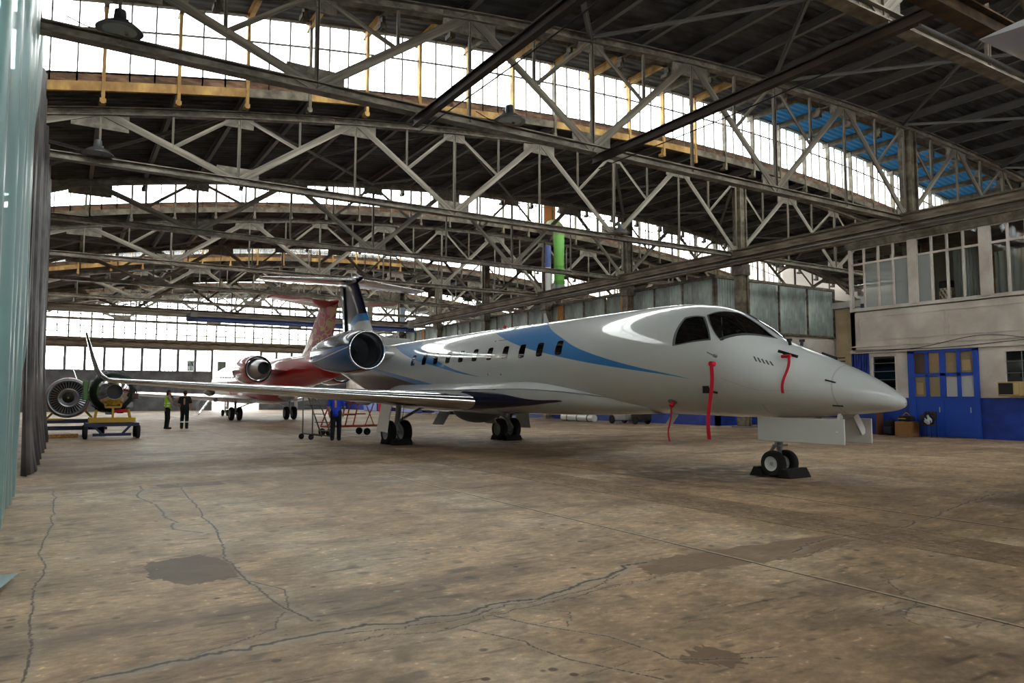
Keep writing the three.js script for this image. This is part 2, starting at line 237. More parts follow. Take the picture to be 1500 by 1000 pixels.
// ---- rooflight strips
let winN = 0;
function rooflight(z, detail, ochre) {
  const w = struct(`window_${++winN}`, 'strip of tall rooflight panes between two roof levels'); w.position.z = z;
  const posts = [], mull = [], rail = [], fas = [], sill = [], panes = [], head = [];
  const cT = (x) => hL(x) + .3, mid = (x) => cT(x) + 1.3, tp = (x) => hR(x) + .02;
  const put = (name, geos, mat, stuff) => { if (detail) geos.forEach((g) => add(name, g, typeof mat === 'function' ? mat() : mat, w)); else { const m = add(name, merge(geos), typeof mat === 'function' ? mat() : mat, w); if (stuff) m.userData.kind = 'stuff'; } };
  for (let j = J0; j <= J1; j++) { const x = node(j); posts.push([j, merge([bar(V(x, hL(x) - .62, .05), V(x, tp(x), .05), .09, .2, V(0, 0, 1)), bx(.16, .12, .3, x, hL(x) - .52, -.02)])]); }
  for (let j = J0; j < J1; j++) {
    const x0 = node(j), x1 = node(j + 1), L = (f, a, b, w_, h_) => bar(V(a, f(a), 0), V(b, f(b), 0), w_, h_);
    fas.push(bar(V(x0, hL(x0) + .17, 0), V(x1, hL(x1) + .17, 0), .07, .27)); sill.push([j, bar(V(x0, hL(x0) - .1, .05), V(x1, hL(x1) - .1, .05), .1, .27)]);
    rail.push(L(mid, x0, x1, .05, .05)); rail.push(L(cT, x0, x1, .07, .06)); head.push(L(tp, x0, x1, .16, .16));
    for (let q = 0; q < 3; q++) {
      const a = x0 + (x1 - x0) * q / 3, b = x0 + (x1 - x0) * (q + 1) / 3; if (q) mull.push(bar(V(a, cT(a) - .4, 0), V(a, tp(a), 0), .045, .07, V(0, 0, 1)));
      for (const [f, g] of [[cT, mid], [mid, tp]]) { const G = new THREE.BufferGeometry(); G.setAttribute('position', new THREE.Float32BufferAttribute([a, f(a), 0, b, f(b), 0, b, g(b), 0, a, g(a), 0], 3)); G.setIndex([0, 1, 2, 0, 2, 3]); G.computeVertexNormals(); panes.push(clean(G)); }
    }
  }
  const tone = (j) => (ochre && j > 1 && j < 16 && (j * 7) % 5 !== 2 ? M.ochre : M.column);
  if (detail) { posts.forEach(([j, g]) => add('post', uvm(g), tone(j), w)); sill.forEach(([j, g]) => add('sill_beam', uvm(g), tone(j), w)); fas.forEach((g) => add('fascia_board', uvm(g), M.fascia, w)); }
  else { add('post', uvm(merge(posts.map((p) => p[1]))), M.column, w).userData.kind = 'stuff'; add('sill_beam', uvm(merge(sill.map((p) => p[1]))), M.column, w); add('fascia_board', uvm(merge(fas)), M.fascia, w); }
  put('mullion', mull, M.bar, true); add('rails', merge(rail), M.bar, w); add('head', merge(head), M.column, w); put('pane', panes, M.glass, true);
}
for (let k = -2; k <= 6; k += 2) { rooflight(ZK(k) - EDGE, false, false); rooflight(ZK(k + 1) + EDGE, k >= 0 && k <= 4, k === 0 || k === 4); }

// ---- columns and runway beam along the middle of the building
const colGeo = uvm(merge([bx(.06, 12, .5, -.2, 6, 0), bx(.06, 12, .5, .2, 6, 0), bx(.36, 12, .05, 0, 6, .12), bx(.36, 12, .05, 0, 6, -.12)])), basePlate = bx(.8, .06, .9, 0, .03, 0);
const capGeo = uvm(bx(.62, .5, .62, 0, 7.66, 0));
for (let k = -2; k <= 7; k++) { const c = thing('steel_column', `tall pale steel column under the roof truss ${ord[7 - k]} from the far end wall`, 'column', [XC + .25, 0, ZK(k)], 0, 'columns along the runway beam'); add('shaft', colGeo, M.column, c); add('base_plate', basePlate, M.dullSteel, c); add('bracket', capGeo, M.column, c); }
for (let k = -3; k <= 7; k++) {
  const b = thing('runway_beam', `weathered runway beam on the columns, ${ord[7 - k]} length from the far end wall`, 'beam', [XC - .15, 0, ZK(k)], 0, 'runway beams between the columns'), L = RB - .02;
  add('upper_girder', uvm(merge([bx(.5, .34, L, -.05, 8.36, -RB / 2), bx(.62, .06, L, -.05, 8.55, -RB / 2)])), M.wood, b); add('lower_girder', uvm(bx(.34, .3, L, .04, 8.05, -RB / 2)), M.wood, b);
  add('flange', uvm(bx(.44, .04, L, .0, 8.19, -RB / 2)), M.column, b); const pipe = add('conduit', rod(V(-.36, 8.0, 0), V(-.36, 8.02, -L), .025), M.dullSteel, b);
}

// ---- end walls with tall glazed doors
function endWall(name, z, s, open, solid) {
  const w = struct(name, 'end wall of grey sheet doors with a band of windows and a glazed gable'); w.position.z = z;
  add('lintel', uvm(merge([span(-8, 53, 6.45, 7.35, -.25, .15), span(-8, 53, 7.1, 7.35, -.3, .5)])), M.wood, w);
  const bay = 1.69, n0 = -4, n1 = 31;
  const paneG = (a, b, c, d) => { const G = new THREE.PlaneGeometry(b - a, d - c).translate((a + b) / 2, (c + d) / 2, 0); return G; };
  for (let i = n0; i < n1; i++) {
    const x0 = -1.45 + i * bay, x1 = x0 + bay, isOpen = open && i >= 9 && i < 12;
    if (isOpen) continue;
    const d = add('door_leaf', uvm(merge([span(x0 + .02, x1 - .02, 0, 4.05, -.06, .06), span(x0, x0 + .12, 0, 6.45, -.09, .12), span(x1 - .12, x1, 0, 6.45, -.09, .12), span(x0, x1, 2.2, 2.3, -.07, .1), span(x0, x1, 4.02, 4.14, -.09, .11), span(x0, x1, 6.35, 6.45, -.09, .11)])), M.grey, w);
    if (solid) { add('upper_sheet', uvm(span(x0 + .12, x1 - .12, 4.1, 6.4, -.05, .05)), M.grey, d); continue; }
    const bars = []; for (let q = 1; q < 4; q++) bars.push(bx(.045, 2.2, .03, x0 + .12 + (bay - .24) * q / 4, 5.24, 0), bx(bay - .24, .045, .03, (x0 + x1) / 2, 4.14 + 2.2 * q / 4, 0));
    add('glazing_bars', merge(bars), M.bar, d); add('pane', paneG(x0 + .12, x1 - .12, 4.14, 6.35), M.glass, d);
  }
  if (open) { add('open_door_frame', uvm(merge([span(-1.45 + 9 * bay, -1.45 + 9 * bay + .1, 0, 6.45, -.1, .1), span(-1.45 + 12 * bay - .1, -1.45 + 12 * bay, 0, 6.45, -.1, .1)])), M.grey, w); }
  // gable glazing above the lintel
  const top = (x) => hL(x) - .05, bars = [];
  for (let x = -5.4; x < 51; x += 1.95) { const h = top(x); bars.push(span(x - .07, x + .07, 7.3, h, -.06, .06)); bars.push(span(x + .93, x + 1.02, 7.3, top(x + 1), -.03, .03)); }
  for (const y of [7.9, 8.5, 9.1, 9.7, 10.3, 10.9, 11.5]) { const r = Math.sqrt(Math.max(0, (12.6 - y) / .0039)); bars.push(span(Math.max(-6, 25 - r), Math.min(51.4, 25 + r), y - .045, y + .045, -.03, .03)); }
  add('gable_bars', uvm(merge(bars)), M.bar, w);
  const sh = new THREE.Shape(); sh.moveTo(-5.4, 7.3); sh.lineTo(51.4, 7.3); for (let j = J0; j <= J1; j++) sh.lineTo(node(j), top(node(j))); sh.lineTo(-5.4, top(-5.15)); add('gable_pane', new THREE.ShapeGeometry(sh), M.glass, w);
  return w;
}
endWall('wall_far', -83.55, 1, true); endWall('wall_near', 9.75, -1, false, true);
add('wall_left', uvm(span(-6.2, -5.6, -.05, 13, -84, 10)), M.white, scene).userData = { kind: 'structure', label: 'plain left side wall of the hangar behind the curtains' };
add('wall_outer', span(51.7, 53, -.05, 16, -84, 10), M.white, scene).userData = { kind: 'structure', label: 'plain outer side wall beyond the offices' };
{ // a pale building outside the open door
  const b = thing('far_building', 'pale building with small windows outside the open hangar door', 'building', [22, 0, -128]);
  add('wall', span(-6, 30, 0, 11, -8, 0), std(0xe2dfd8, .9), b); add('parapet', span(-6.3, 30.3, 11, 11.8, -8.3, .3), std(0xd8d5ce, .9), b);
  for (let i = 0; i < 8; i++) for (const y of [3, 6.4]) add('window', rbx(1.3, 1.6, .1, -4 + i * 4.6, y, .02, .02), M.darkGlass, b);
  add('apron', span(-60, 60, -.3, -.12, 0, 40), std(0xb8b4ab, .95), b);
}

// ---- partition under the runway beam: blue dado, white wall, corrugated sheets above
{
  const w = struct('wall_right', 'partition with blue dado, white wall and grey-green corrugated sheets above'); const x = XC + .55;
  add('dado', uvm(span(x, x + .2, 0, 1.5, -83.3, -26.2)), M.blue, w); add('plaster', uvm(span(x + .01, x + .2, 1.5, 4.9, -83.3, -26.2)), M.white, w);
  add('dado', uvm(span(x, 38.4, 0, 1.5, -26.4, -26.2)), M.blue, w); add('plaster', uvm(span(x, 38.4, 1.5, 4.85, -26.4, -26.21)), M.white, w);
  add('sill', uvm(merge([span(x - .06, x + .1, 4.85, 4.97, -83.3, -26.15), span(x - .06, 38.4, 4.85, 4.97, -26.3, -26.12)])), M.column, w);
  add('head_rail', uvm(merge([span(x - .08, x + .12, 7.6, 7.74, -83.3, -26.12), span(x - .06, 38.4, 7.62, 7.75, -26.3, -26.1)])), M.column, w);
  const corr = (W, H) => { const n = Math.round(W / .19) * 4, P = [], I = [], pr = [0, 0, 1, 1]; for (let i = 0; i <= n; i++) for (const y of [0, H]) P.push(i / n * W, y, pr[i % 4] * .045); for (let i = 0; i < n; i++) { const a = 2 * i; I.push(a, a + 2, a + 1, a + 2, a + 3, a + 1); } const g = new THREE.BufferGeometry(); g.setAttribute('position', new THREE.Float32BufferAttribute(P, 3)); g.setIndex(I); const u = g.toNonIndexed(); u.computeVertexNormals(); return uvm(u); };
  const cg = corr(2.13, 2.66), post = uvm(span(-.04, .04, 4.95, 7.6, -.05, .05));
  let i = 0; for (let z = -26.3; z > -83; z -= 2.2, i++) {
    const q = add('post', post, M.column, w); q.position.set(x - .02, 0, z);
    const osb = [3, 6, 16].includes(i); const m = add(osb ? 'board_panel' : 'corrugated_panel', osb ? uvm(span(0, .75, 0, 2.66, 0, .03)) : cg, osb ? M.osb : M.greenSheet, w); m.rotation.y = Math.PI / 2; m.position.set(x, 4.95, z - .02);
    if (osb) { const r = add('corrugated_panel', cg, M.greenSheet, w); r.rotation.y = Math.PI / 2; r.position.set(x + .05, 4.95, z - .02); }
  }
  for (const [a] of [[28.6], [31.05], [33.5], [35.95]]) { const m = add('corrugated_panel', corr(2.37, 2.62), M.greenSheet, w); m.position.set(a, 4.97, -26.22); const q = add('post', post, M.column, w); q.position.set(a - .03, 0, -26.15); }
  const q = add('post', uvm(span(-.07, .07, 4.9, 7.7, -.07, .07)), M.column, w); q.position.set(38.4, 0, -26.2);
  add('back_wall', uvm(merge([span(38.4, 38.7, 0, 6.95, -26.2, -9), span(38.3, 38.75, 6.6, 6.95, -26.2, -9)])), M.white, w);
}
{ // canvas hanging in the recess beside the offices
  const g = grid(30, 20, (u, v) => [38.25 + .07 * Math.sin(u * 21) + .03 * Math.sin(u * 53 + v * 3), 2.3 + 4.2 * v, -26.0 + 6.2 * u]);
  const c = thing('canvas_curtain', 'beige canvas curtain hanging in the recess behind the jet nose', 'curtain'); add('cloth', g, std(0xffffff, .9, 0, { map: rep(mottle([216, 196, 160], [180, 158, 122], 4, 5, 4), 1, 1), side: THREE.DoubleSide }), c);
  add('rail', rod(V(38.25, 6.55, -26), V(38.25, 6.55, -19.7), .04), M.dullSteel, c);
  for (const y of [3.3, 3.5, 3.7]) add('slot_mark', bx(.02, .06, .45, 38.12, y, -25.6), M.black, c);
}

// ---- offices: two-storey block facing the aircraft
{
  const w = struct('wall_office', 'two-storey office block with upper window band, white panels and blue dado'); w.position.x = -1.1; w.scale.set(1, .965, .962); const x = 28.8, Z0 = -18.85, Z1 = 9.4;
  add('dado', uvm(merge([span(x, x + .2, 0, 1.5, Z0, -16.42), span(x, x + .2, 0, 1.5, -13.78, Z1)])), M.blue, w);
  const pier = (z0, z1, y0 = 1.5, y1 = 3.4) => uvm(span(x, x + .2, y0, y1, z0, z1));
  add('plaster', merge([pier(-18.1, -17.98), pier(-16.9, -16.42), pier(-13.78, -12.95), pier(-17.98, -16.9, 3.25), pier(-10.6, -8.6), pier(-6.3, Z1), pier(-12.95, -10.6, 3.22), pier(-8.6, -6.3, 3.22), pier(-12.95, -10.6, 1.5, 1.56), pier(-8.6, -6.3, 1.5, 1.56), pier(-16.42, -13.78, 3.38, 3.42)]), M.white, w);
  add('corrugated_strip', (() => { const l = []; for (let z = Z0; z < -18.12; z += .12) l.push(span(x - .03, x + .1, 1.5, 3.35, z, z + .06)); l.push(span(x, x + .12, 1.5, 3.35, Z0, -18.1)); return uvm(merge(l)); })(), M.blue, w);
  add('upper_panel', uvm(merge([span(x, x + .2, 3.4, 5.2, Z0, Z1)])), M.white, w);
  add('ledge', uvm(merge([span(x - .1, x + .1, 3.36, 3.5, Z0 - .02, Z1), span(x - .06, x + .1, 3.62, 3.67, Z0, Z1), span(x - .05, x + .1, 5.14, 5.24, Z0, Z1)])), M.white, w);
  for (const [a, b] of [[-18.5, -14.95], [-14.85, -10.6], [-10.5, -6]]) add('panel_moulding', uvm(merge([span(x - .025, x + .02, 3.88, 3.92, a, b), span(x - .025, x + .02, 4.85, 4.89, a, b), span(x - .025, x + .02, 3.88, 4.89, a, a + .04), span(x - .025, x + .02, 3.88, 4.89, b - .04, b)])), M.white, w);
  add('roof_slab', uvm(span(x - .12, 36.5, 7.98, 8.12, Z0 - .1, Z1)), M.column, w); add('head_rail', uvm(span(x - .1, x + .15, 7.82, 8.0, Z0 - .05, Z1)), M.column, w);
  add('side_wall', uvm(merge([span(x, 38, 0, 5.2, Z0, Z0 + .2), span(x + 3, 38, 5.2, 8, Z0, Z0 + .2), span(x, 36.5, 5.1, 5.2, Z0, Z1)])), M.white, w);
  add('room_back', uvm(merge([span(33, 33.2, 0, 8, Z0, Z1), span(x + .2, 33, 0.0, .05, Z0, Z1), span(x + .2, 33, 3.38, 3.5, Z0, Z1)])), std(0x8a8478, .9), w);
  // upper windows: bays of four lights between wide posts
  const bays = [[-18.8, -16.25], [-15.93, -13.57], [-13.22, -10.86], [-10.52, -8.16], [-7.82, -5.4], [-5.1, -2.7], [-2.4, 0]]; const posts = [span(x - .03, x + .14, 5.2, 7.85, Z0, Z0 + .12)];
  bays.forEach(([a, b], i) => { if (i) posts.push(span(x - .05, x + .14, 5.2, 7.85, bays[i - 1][1], a)); });
  posts.forEach((g) => add('window_post', uvm(g), M.white, w));
  const frost = phys(0xcfd6d2, .35, { transmission: .55, thickness: 0 });
  bays.forEach(([a, b], i) => {
    const f = add('window_frame', uvm(merge([0, 1, 2, 3, 4].map((q) => span(x - .02, x + .08, 5.22, 7.85, a + (b - a) * q / 4 - .035, a + (b - a) * q / 4 + .035)).concat([span(x - .015, x + .07, 7.12, 7.2, a, b), span(x - .02, x + .08, 7.78, 7.84, a, b), span(x - .02, x + .08, 5.22, 5.28, a, b)]))), M.white, w);
    for (let q = 0; q < 4; q++) for (const [y0, y1] of [[5.28, 7.12], [7.2, 7.78]]) { const z0 = a + (b - a) * q / 4 + .035, z1 = a + (b - a) * (q + 1) / 4 - .035; add('pane', new THREE.PlaneGeometry(z1 - z0, y1 - y0).rotateY(-Math.PI / 2).translate(x + .03, (y0 + y1) / 2, (z0 + z1) / 2), y0 < 6 && ((i === 0 && q > 0) || (i === 1 && q === 0)) ? frost : M.glass, f); }
    if (i >= 1) { const g = grid(40, 4, (u, v) => [x + .3 + .05 * Math.sin(u * 60) + .02 * Math.sin(u * 140), 5.25 + (i === 1 ? 1.9 : 1.6) * v, a + (i === 1 ? 1.25 : 0) + u * (b - a - (i === 1 ? 1.3 : .05))]); const cu = add('net_curtain', g, std(0x9b9c97, .95, 0, { side: THREE.DoubleSide }), f); }
  });
  // lower windows and the double door
  const lowWin = (z0, z1, y0, y1, n, m) => { const f = add('window_frame', uvm(merge([span(x - .02, x + .1, y0, y0 + .06, z0, z1), span(x - .02, x + .1, y1 - .06, y1, z0, z1), span(x - .02, x + .1, y0, y1, z0, z0 + .06), span(x - .02, x + .1, y0, y1, z1 - .06, z1)])), M.white, w); add('pane', new THREE.PlaneGeometry(z1 - z0, y1 - y0).rotateY(-Math.PI / 2).translate(x + .06, (y0 + y1) / 2, (z0 + z1) / 2), M.darkGlass, f); const l = []; for (let q = 1; q < n; q++) l.push(span(x - .01, x + .02, y0, y1, z0 + (z1 - z0) * q / n - .012, z0 + (z1 - z0) * q / n + .012)); for (let q = 1; q < m; q++) l.push(span(x - .01, x + .02, y0 + (y1 - y0) * q / m - .01, y0 + (y1 - y0) * q / m + .01, z0, z1)); if (l.length) add('grille', merge(l), std(0x6f7470, .6), f); };
  lowWin(-17.98, -16.9, 1.56, 3.25, 1, 5); lowWin(-12.95, -10.6, 1.56, 3.22, 4, 4); lowWin(-8.6, -6.3, 1.56, 3.22, 4, 4);
  const d = struct('door_1', 'blue double door with two rows of papered panes'); d.position.x = -1.1; d.scale.set(1, .965, .962); const cols = [[-16.17, -15.74], [-15.61, -15.19], [-14.98, -14.56], [-14.43, -13.97]], rows = [[1.55, 2.33], [2.45, 3.25]];
  const l = [span(x - .06, x + .1, 0, 3.4, -16.42, -16.17), span(x - .06, x + .1, 0, 3.4, -13.97, -13.78), span(x - .06, x + .1, 3.25, 3.4, -16.42, -13.78), span(x - .05, x + .08, 2.33, 2.45, -16.2, -13.9), span(x - .05, x + .08, 1.42, 1.55, -16.2, -13.9)];
  for (const [a, b] of [[-15.74, -15.61], [-15.19, -14.98], [-14.56, -14.43]]) l.push(span(x - .05, x + .08, 1.5, 3.3, a, b)); add('frame', uvm(merge(l)), M.blueDoor, d);
  for (const [a, b] of [[-16.17, -15.1], [-15.08, -13.97]]) { const lf = add('leaf', uvm(merge([span(x - .02, x + .05, .03, 1.45, a, b), span(x - .04, x, .12, .2, a, b), span(x - .04, x, 1.3, 1.38, a, b)])), M.blueDoor, d); add('handle', rod(V(x - .09, .95, b - .12), V(x - .09, 1.15, b - .12), .015), M.steel, lf); }
  const papers = ['#5a4636', '#a58a66', '#94815f', '#8d7a5c', '#8f8062', '#9a8a68', '#bdbcb6', '#c6c6c2'];
  rows.forEach(([y0, y1], r) => cols.forEach(([a, b], c) => { const p = add('papered_pane', span(x + .0, x + .012, y0, y1, a, b), phys(papers[(1 - r) * 4 + c], .35, { clearcoat: .6 }), d); if ((1 - r) * 4 + c > 0 && (1 - r) * 4 + c < 6) { add('paper_sheet', span(x - .004, x, y0 + .08, y0 + rnd(.3, .55), a + .05, b - rnd(.06, .18)), std(rnd() < .5 ? '#b39a70' : '#a08a64', .9), p); } }));
  add('pipe', tube([V(x - .04, 4.75, -18.35), V(x - .05, 4.7, -18.38), V(x - .05, 4.0, -18.38)], .02), M.white, w);
  add('cable', tube([V(x - .12, 3.42, -18.6), V(x - .12, 3.46, -16), V(x - .06, 3.8, -13.6), V(x - .12, 3.5, -11.5)], .012), M.black, w); add('cable', tube([V(x - .12, 3.5, -18.7), V(x - .12, 3.42, -15), V(x - .12, 3.55, -12), V(x - .12, 3.6, -10)], .012), M.black, w);
}
{ const a = thing('air_conditioner', 'beige window air conditioner below a dark barred window', 'air conditioner', [27.38, 1.52, -12.1]); add('case', rbx(.5, .48, .68, 0, .24, 0, .03), std(0xb59a62, .6), a); add('grille', (() => { const l = []; for (let y = .08; y < .42; y += .045) l.push(bx(.02, .018, .42, -.255, y, -.08)); l.push(bx(.01, .38, .44, -.25, .24, -.08)); return merge(l); })(), M.black, a); add('panel', bx(.01, .38, .14, -.256, .24, .24), std(0xc9b27c, .6), a); }

// ================================================================ AIRCRAFT  (local frame: +z to the nose, y up, starboard = -x, origin on the floor under the nose wheel)
const D2R = Math.PI / 180;
function hull(table) {                                       // table rows: z, top, bottom, half width
  const r = [...table].reverse(), X = r.map((q) => q[0]), top = pchip(X, r.map((q) => q[1])), bot = pchip(X, r.map((q) => q[2])), wid = pchip(X, r.map((q) => q[3]));
  const z0 = X[0], z1 = X[X.length - 1];
  const at = (z, deg, off = 0) => { const a = deg * D2R, t = top(z), b = bot(z), c = (t + b) / 2, h = (t - b) / 2 + off, w = wid(z) + off; return V(-w * Math.cos(a), c + h * Math.sin(a), z); };
  const zs = []; for (let i = 0; i <= 40; i++) zs.push(z1 - 3.6 * Math.pow(i / 40, 2)); for (let i = 1; i <= 50; i++) zs.push(z1 - 3.6 - (z1 - 3.6 - z0) * i / 50);
  const N = 72, g = grid(zs.length - 1, N, (u, v) => { const p = at(zs[Math.round(u * (zs.length - 1))], -90 + 360 * v); return [p.x, p.y, p.z]; }, (u, v) => [(zs[Math.round(u * (zs.length - 1))] - z0) / (z1 - z0), v]);
  // smooth the normals across the seam
  const n = g.attributes.normal; for (let i = 0; i < zs.length; i++) { const a = i * (N + 1), b = a + N, x = n.getX(a) + n.getX(b), y = n.getY(a) + n.getY(b), z = n.getZ(a) + n.getZ(b), L = Math.hypot(x, y, z) || 1; for (const k of [a, b]) n.setXYZ(k, x / L, y / L, z / L); }
  // patch: a piece of skin bounded by four corners (z, deg), rounded, standing proud by off
  const patch = (c, off = .008, round = .35, n = 14) => { const f = (u, v, o) => { const s = 2 * u - 1, t = 2 * v - 1, k = round; const su = s * Math.sqrt(1 - k * t * t / 2) / Math.sqrt(1 - k / 2 * (Math.abs(t) > 1 ? 1 : 0)), tv = t * Math.sqrt(1 - k * s * s / 2); const U = (su + 1) / 2, W = (tv + 1) / 2; const z = (c[0][0] * (1 - U) + c[1][0] * U) * (1 - W) + (c[3][0] * (1 - U) + c[2][0] * U) * W, d = (c[0][1] * (1 - U) + c[1][1] * U) * (1 - W) + (c[3][1] * (1 - U) + c[2][1] * U) * W; return at(z, d, o); };
    const A = grid(n, n, (u, v) => f(u, v, off).toArray()), rim = [];
    const loop = (t) => { t = ((t % 1) + 1) % 1 * 4; return t < 1 ? [t, 0] : t < 2 ? [1, t - 1] : t < 3 ? [3 - t, 1] : [0, 4 - t]; };
    const B = grid(n * 4, 1, (u, v) => { const [a, b] = loop(u); return f(a, b, off * (1 - v) - .03 * v).toArray(); }); return outward(merge([A, B]), (p) => V(0, (top(p.z) + bot(p.z)) / 2, p.z)); };
  return { at, g: outward(g), patch, z0, z1, top, bot, wid };
}
const foil = (n = 22) => { const l = []; for (let i = 0; i <= n; i++) { const a = Math.PI * 2 * i / n, x = (1 - Math.cos(a)) / 2, t = .6 * (.2969 * Math.sqrt(x) - .126 * x - .3516 * x * x + .2843 * x ** 3 - .1015 * x ** 4); l.push([x, (a <= Math.PI ? 1 : -1) * t]); } return l.map(([x, t], i) => [x, i === 0 || i === n ? (i ? -.004 : .004) : t]); };
const nose = (n = 12, c = .13) => { const l = []; for (let i = 0; i <= n; i++) { const a = -1 + 2 * i / n, x = c * a * a, t = .6 * (.2969 * Math.sqrt(x) - .126 * x - .3516 * x * x + .2843 * x ** 3); l.push([x, -Math.sign(a) * t]); } return l; };
// sections: {p: leading edge point, c: chord, t: thickness ratio, n: thickness direction}
function loft(sec, prof, grow = 0) {
  const pts = sec.map((s) => prof.map(([x, t]) => s.p.clone().add(V(0, 0, -x * s.c + grow)).addScaledVector(s.n || V(0, 1, 0), t * s.c * (s.t / .12) * .5 / .6 * 1.2 * (1 + grow * 2))));
  const g = grid(sec.length - 1, prof.length - 1, (u, v) => pts[Math.round(u * (sec.length - 1))][Math.round(v * (prof.length - 1))].toArray());
  const caps = [pts[0], pts[pts.length - 1]].map((L) => { const c = L.reduce((a, b) => a.add(b), V(0, 0, 0)).multiplyScalar(1 / L.length), P = []; for (let i = 0; i < L.length - 1; i++) P.push(...c.toArray(), ...L[i].toArray(), ...L[i + 1].toArray()); const q = new THREE.BufferGeometry(); q.setAttribute('position', new THREE.Float32BufferAttribute(P, 3)); q.computeVertexNormals(); return q; });
  return outward(merge([g, ...caps]));
}
const flipX = (g) => { g = clean(g.clone()); g.scale(-1, 1, 1); const p = g.attributes.position, sw = (a, n) => { for (let i = 0; i < a.count; i += 3) for (let k = 0; k < n; k++) { const q = a.array[(i + 1) * n + k]; a.array[(i + 1) * n + k] = a.array[(i + 2) * n + k]; a.array[(i + 2) * n + k] = q; } }; sw(p, 3); sw(g.attributes.normal, 3); sw(g.attributes.uv, 2); const n = g.attributes.normal; return g; };
function wheel(parent, x, y, z, r, w, hub = M.greyPaint) {
  const t = add('tyre', lathe([[r * .56, -w / 2], [r * .86, -w / 2], [r * .97, -w * .36], [r, -w * .15], [r, w * .15], [r * .97, w * .36], [r * .86, w / 2], [r * .56, w / 2]], 32).rotateZ(Math.PI / 2), M.tyre, parent); t.position.set(x, y, z);
  add('wheel_hub', merge([lathe([[0.001, -w * .3], [r * .2, -w * .32], [r * .22, -w * .2], [r * .45, -w * .22], [r * .57, -w * .44], [r * .6, -w * .44], [r * .6, w * .44], [r * .57, w * .44], [r * .45, w * .22], [r * .22, w * .2], [r * .2, w * .32], [0.001, w * .3]], 28).rotateZ(Math.PI / 2), ...[0, 1, 2, 3, 4, 5].map((k) => rod(V(-w * .3, Math.cos(k * 1.047) * r * .34, Math.sin(k * 1.047) * r * .34), V(w * .3, Math.cos(k * 1.047) * r * .34, Math.sin(k * 1.047) * r * .34), r * .05))]), hub, t);
  return t;
}
function bladeRing(r0, r1, n, z, twist = .5, w = .05) { const l = []; for (let k = 0; k < n; k++) { const g = grid(5, 1, (u, v) => { const r = r0 + (r1 - r0) * u, tw = twist * (1 - .5 * u), x = (v - .5) * w * (1 + u); return [x * Math.cos(tw), r, z + x * Math.sin(tw)]; }); l.push(g.rotateZ(k / n * Math.PI * 2)); } return merge(l); }

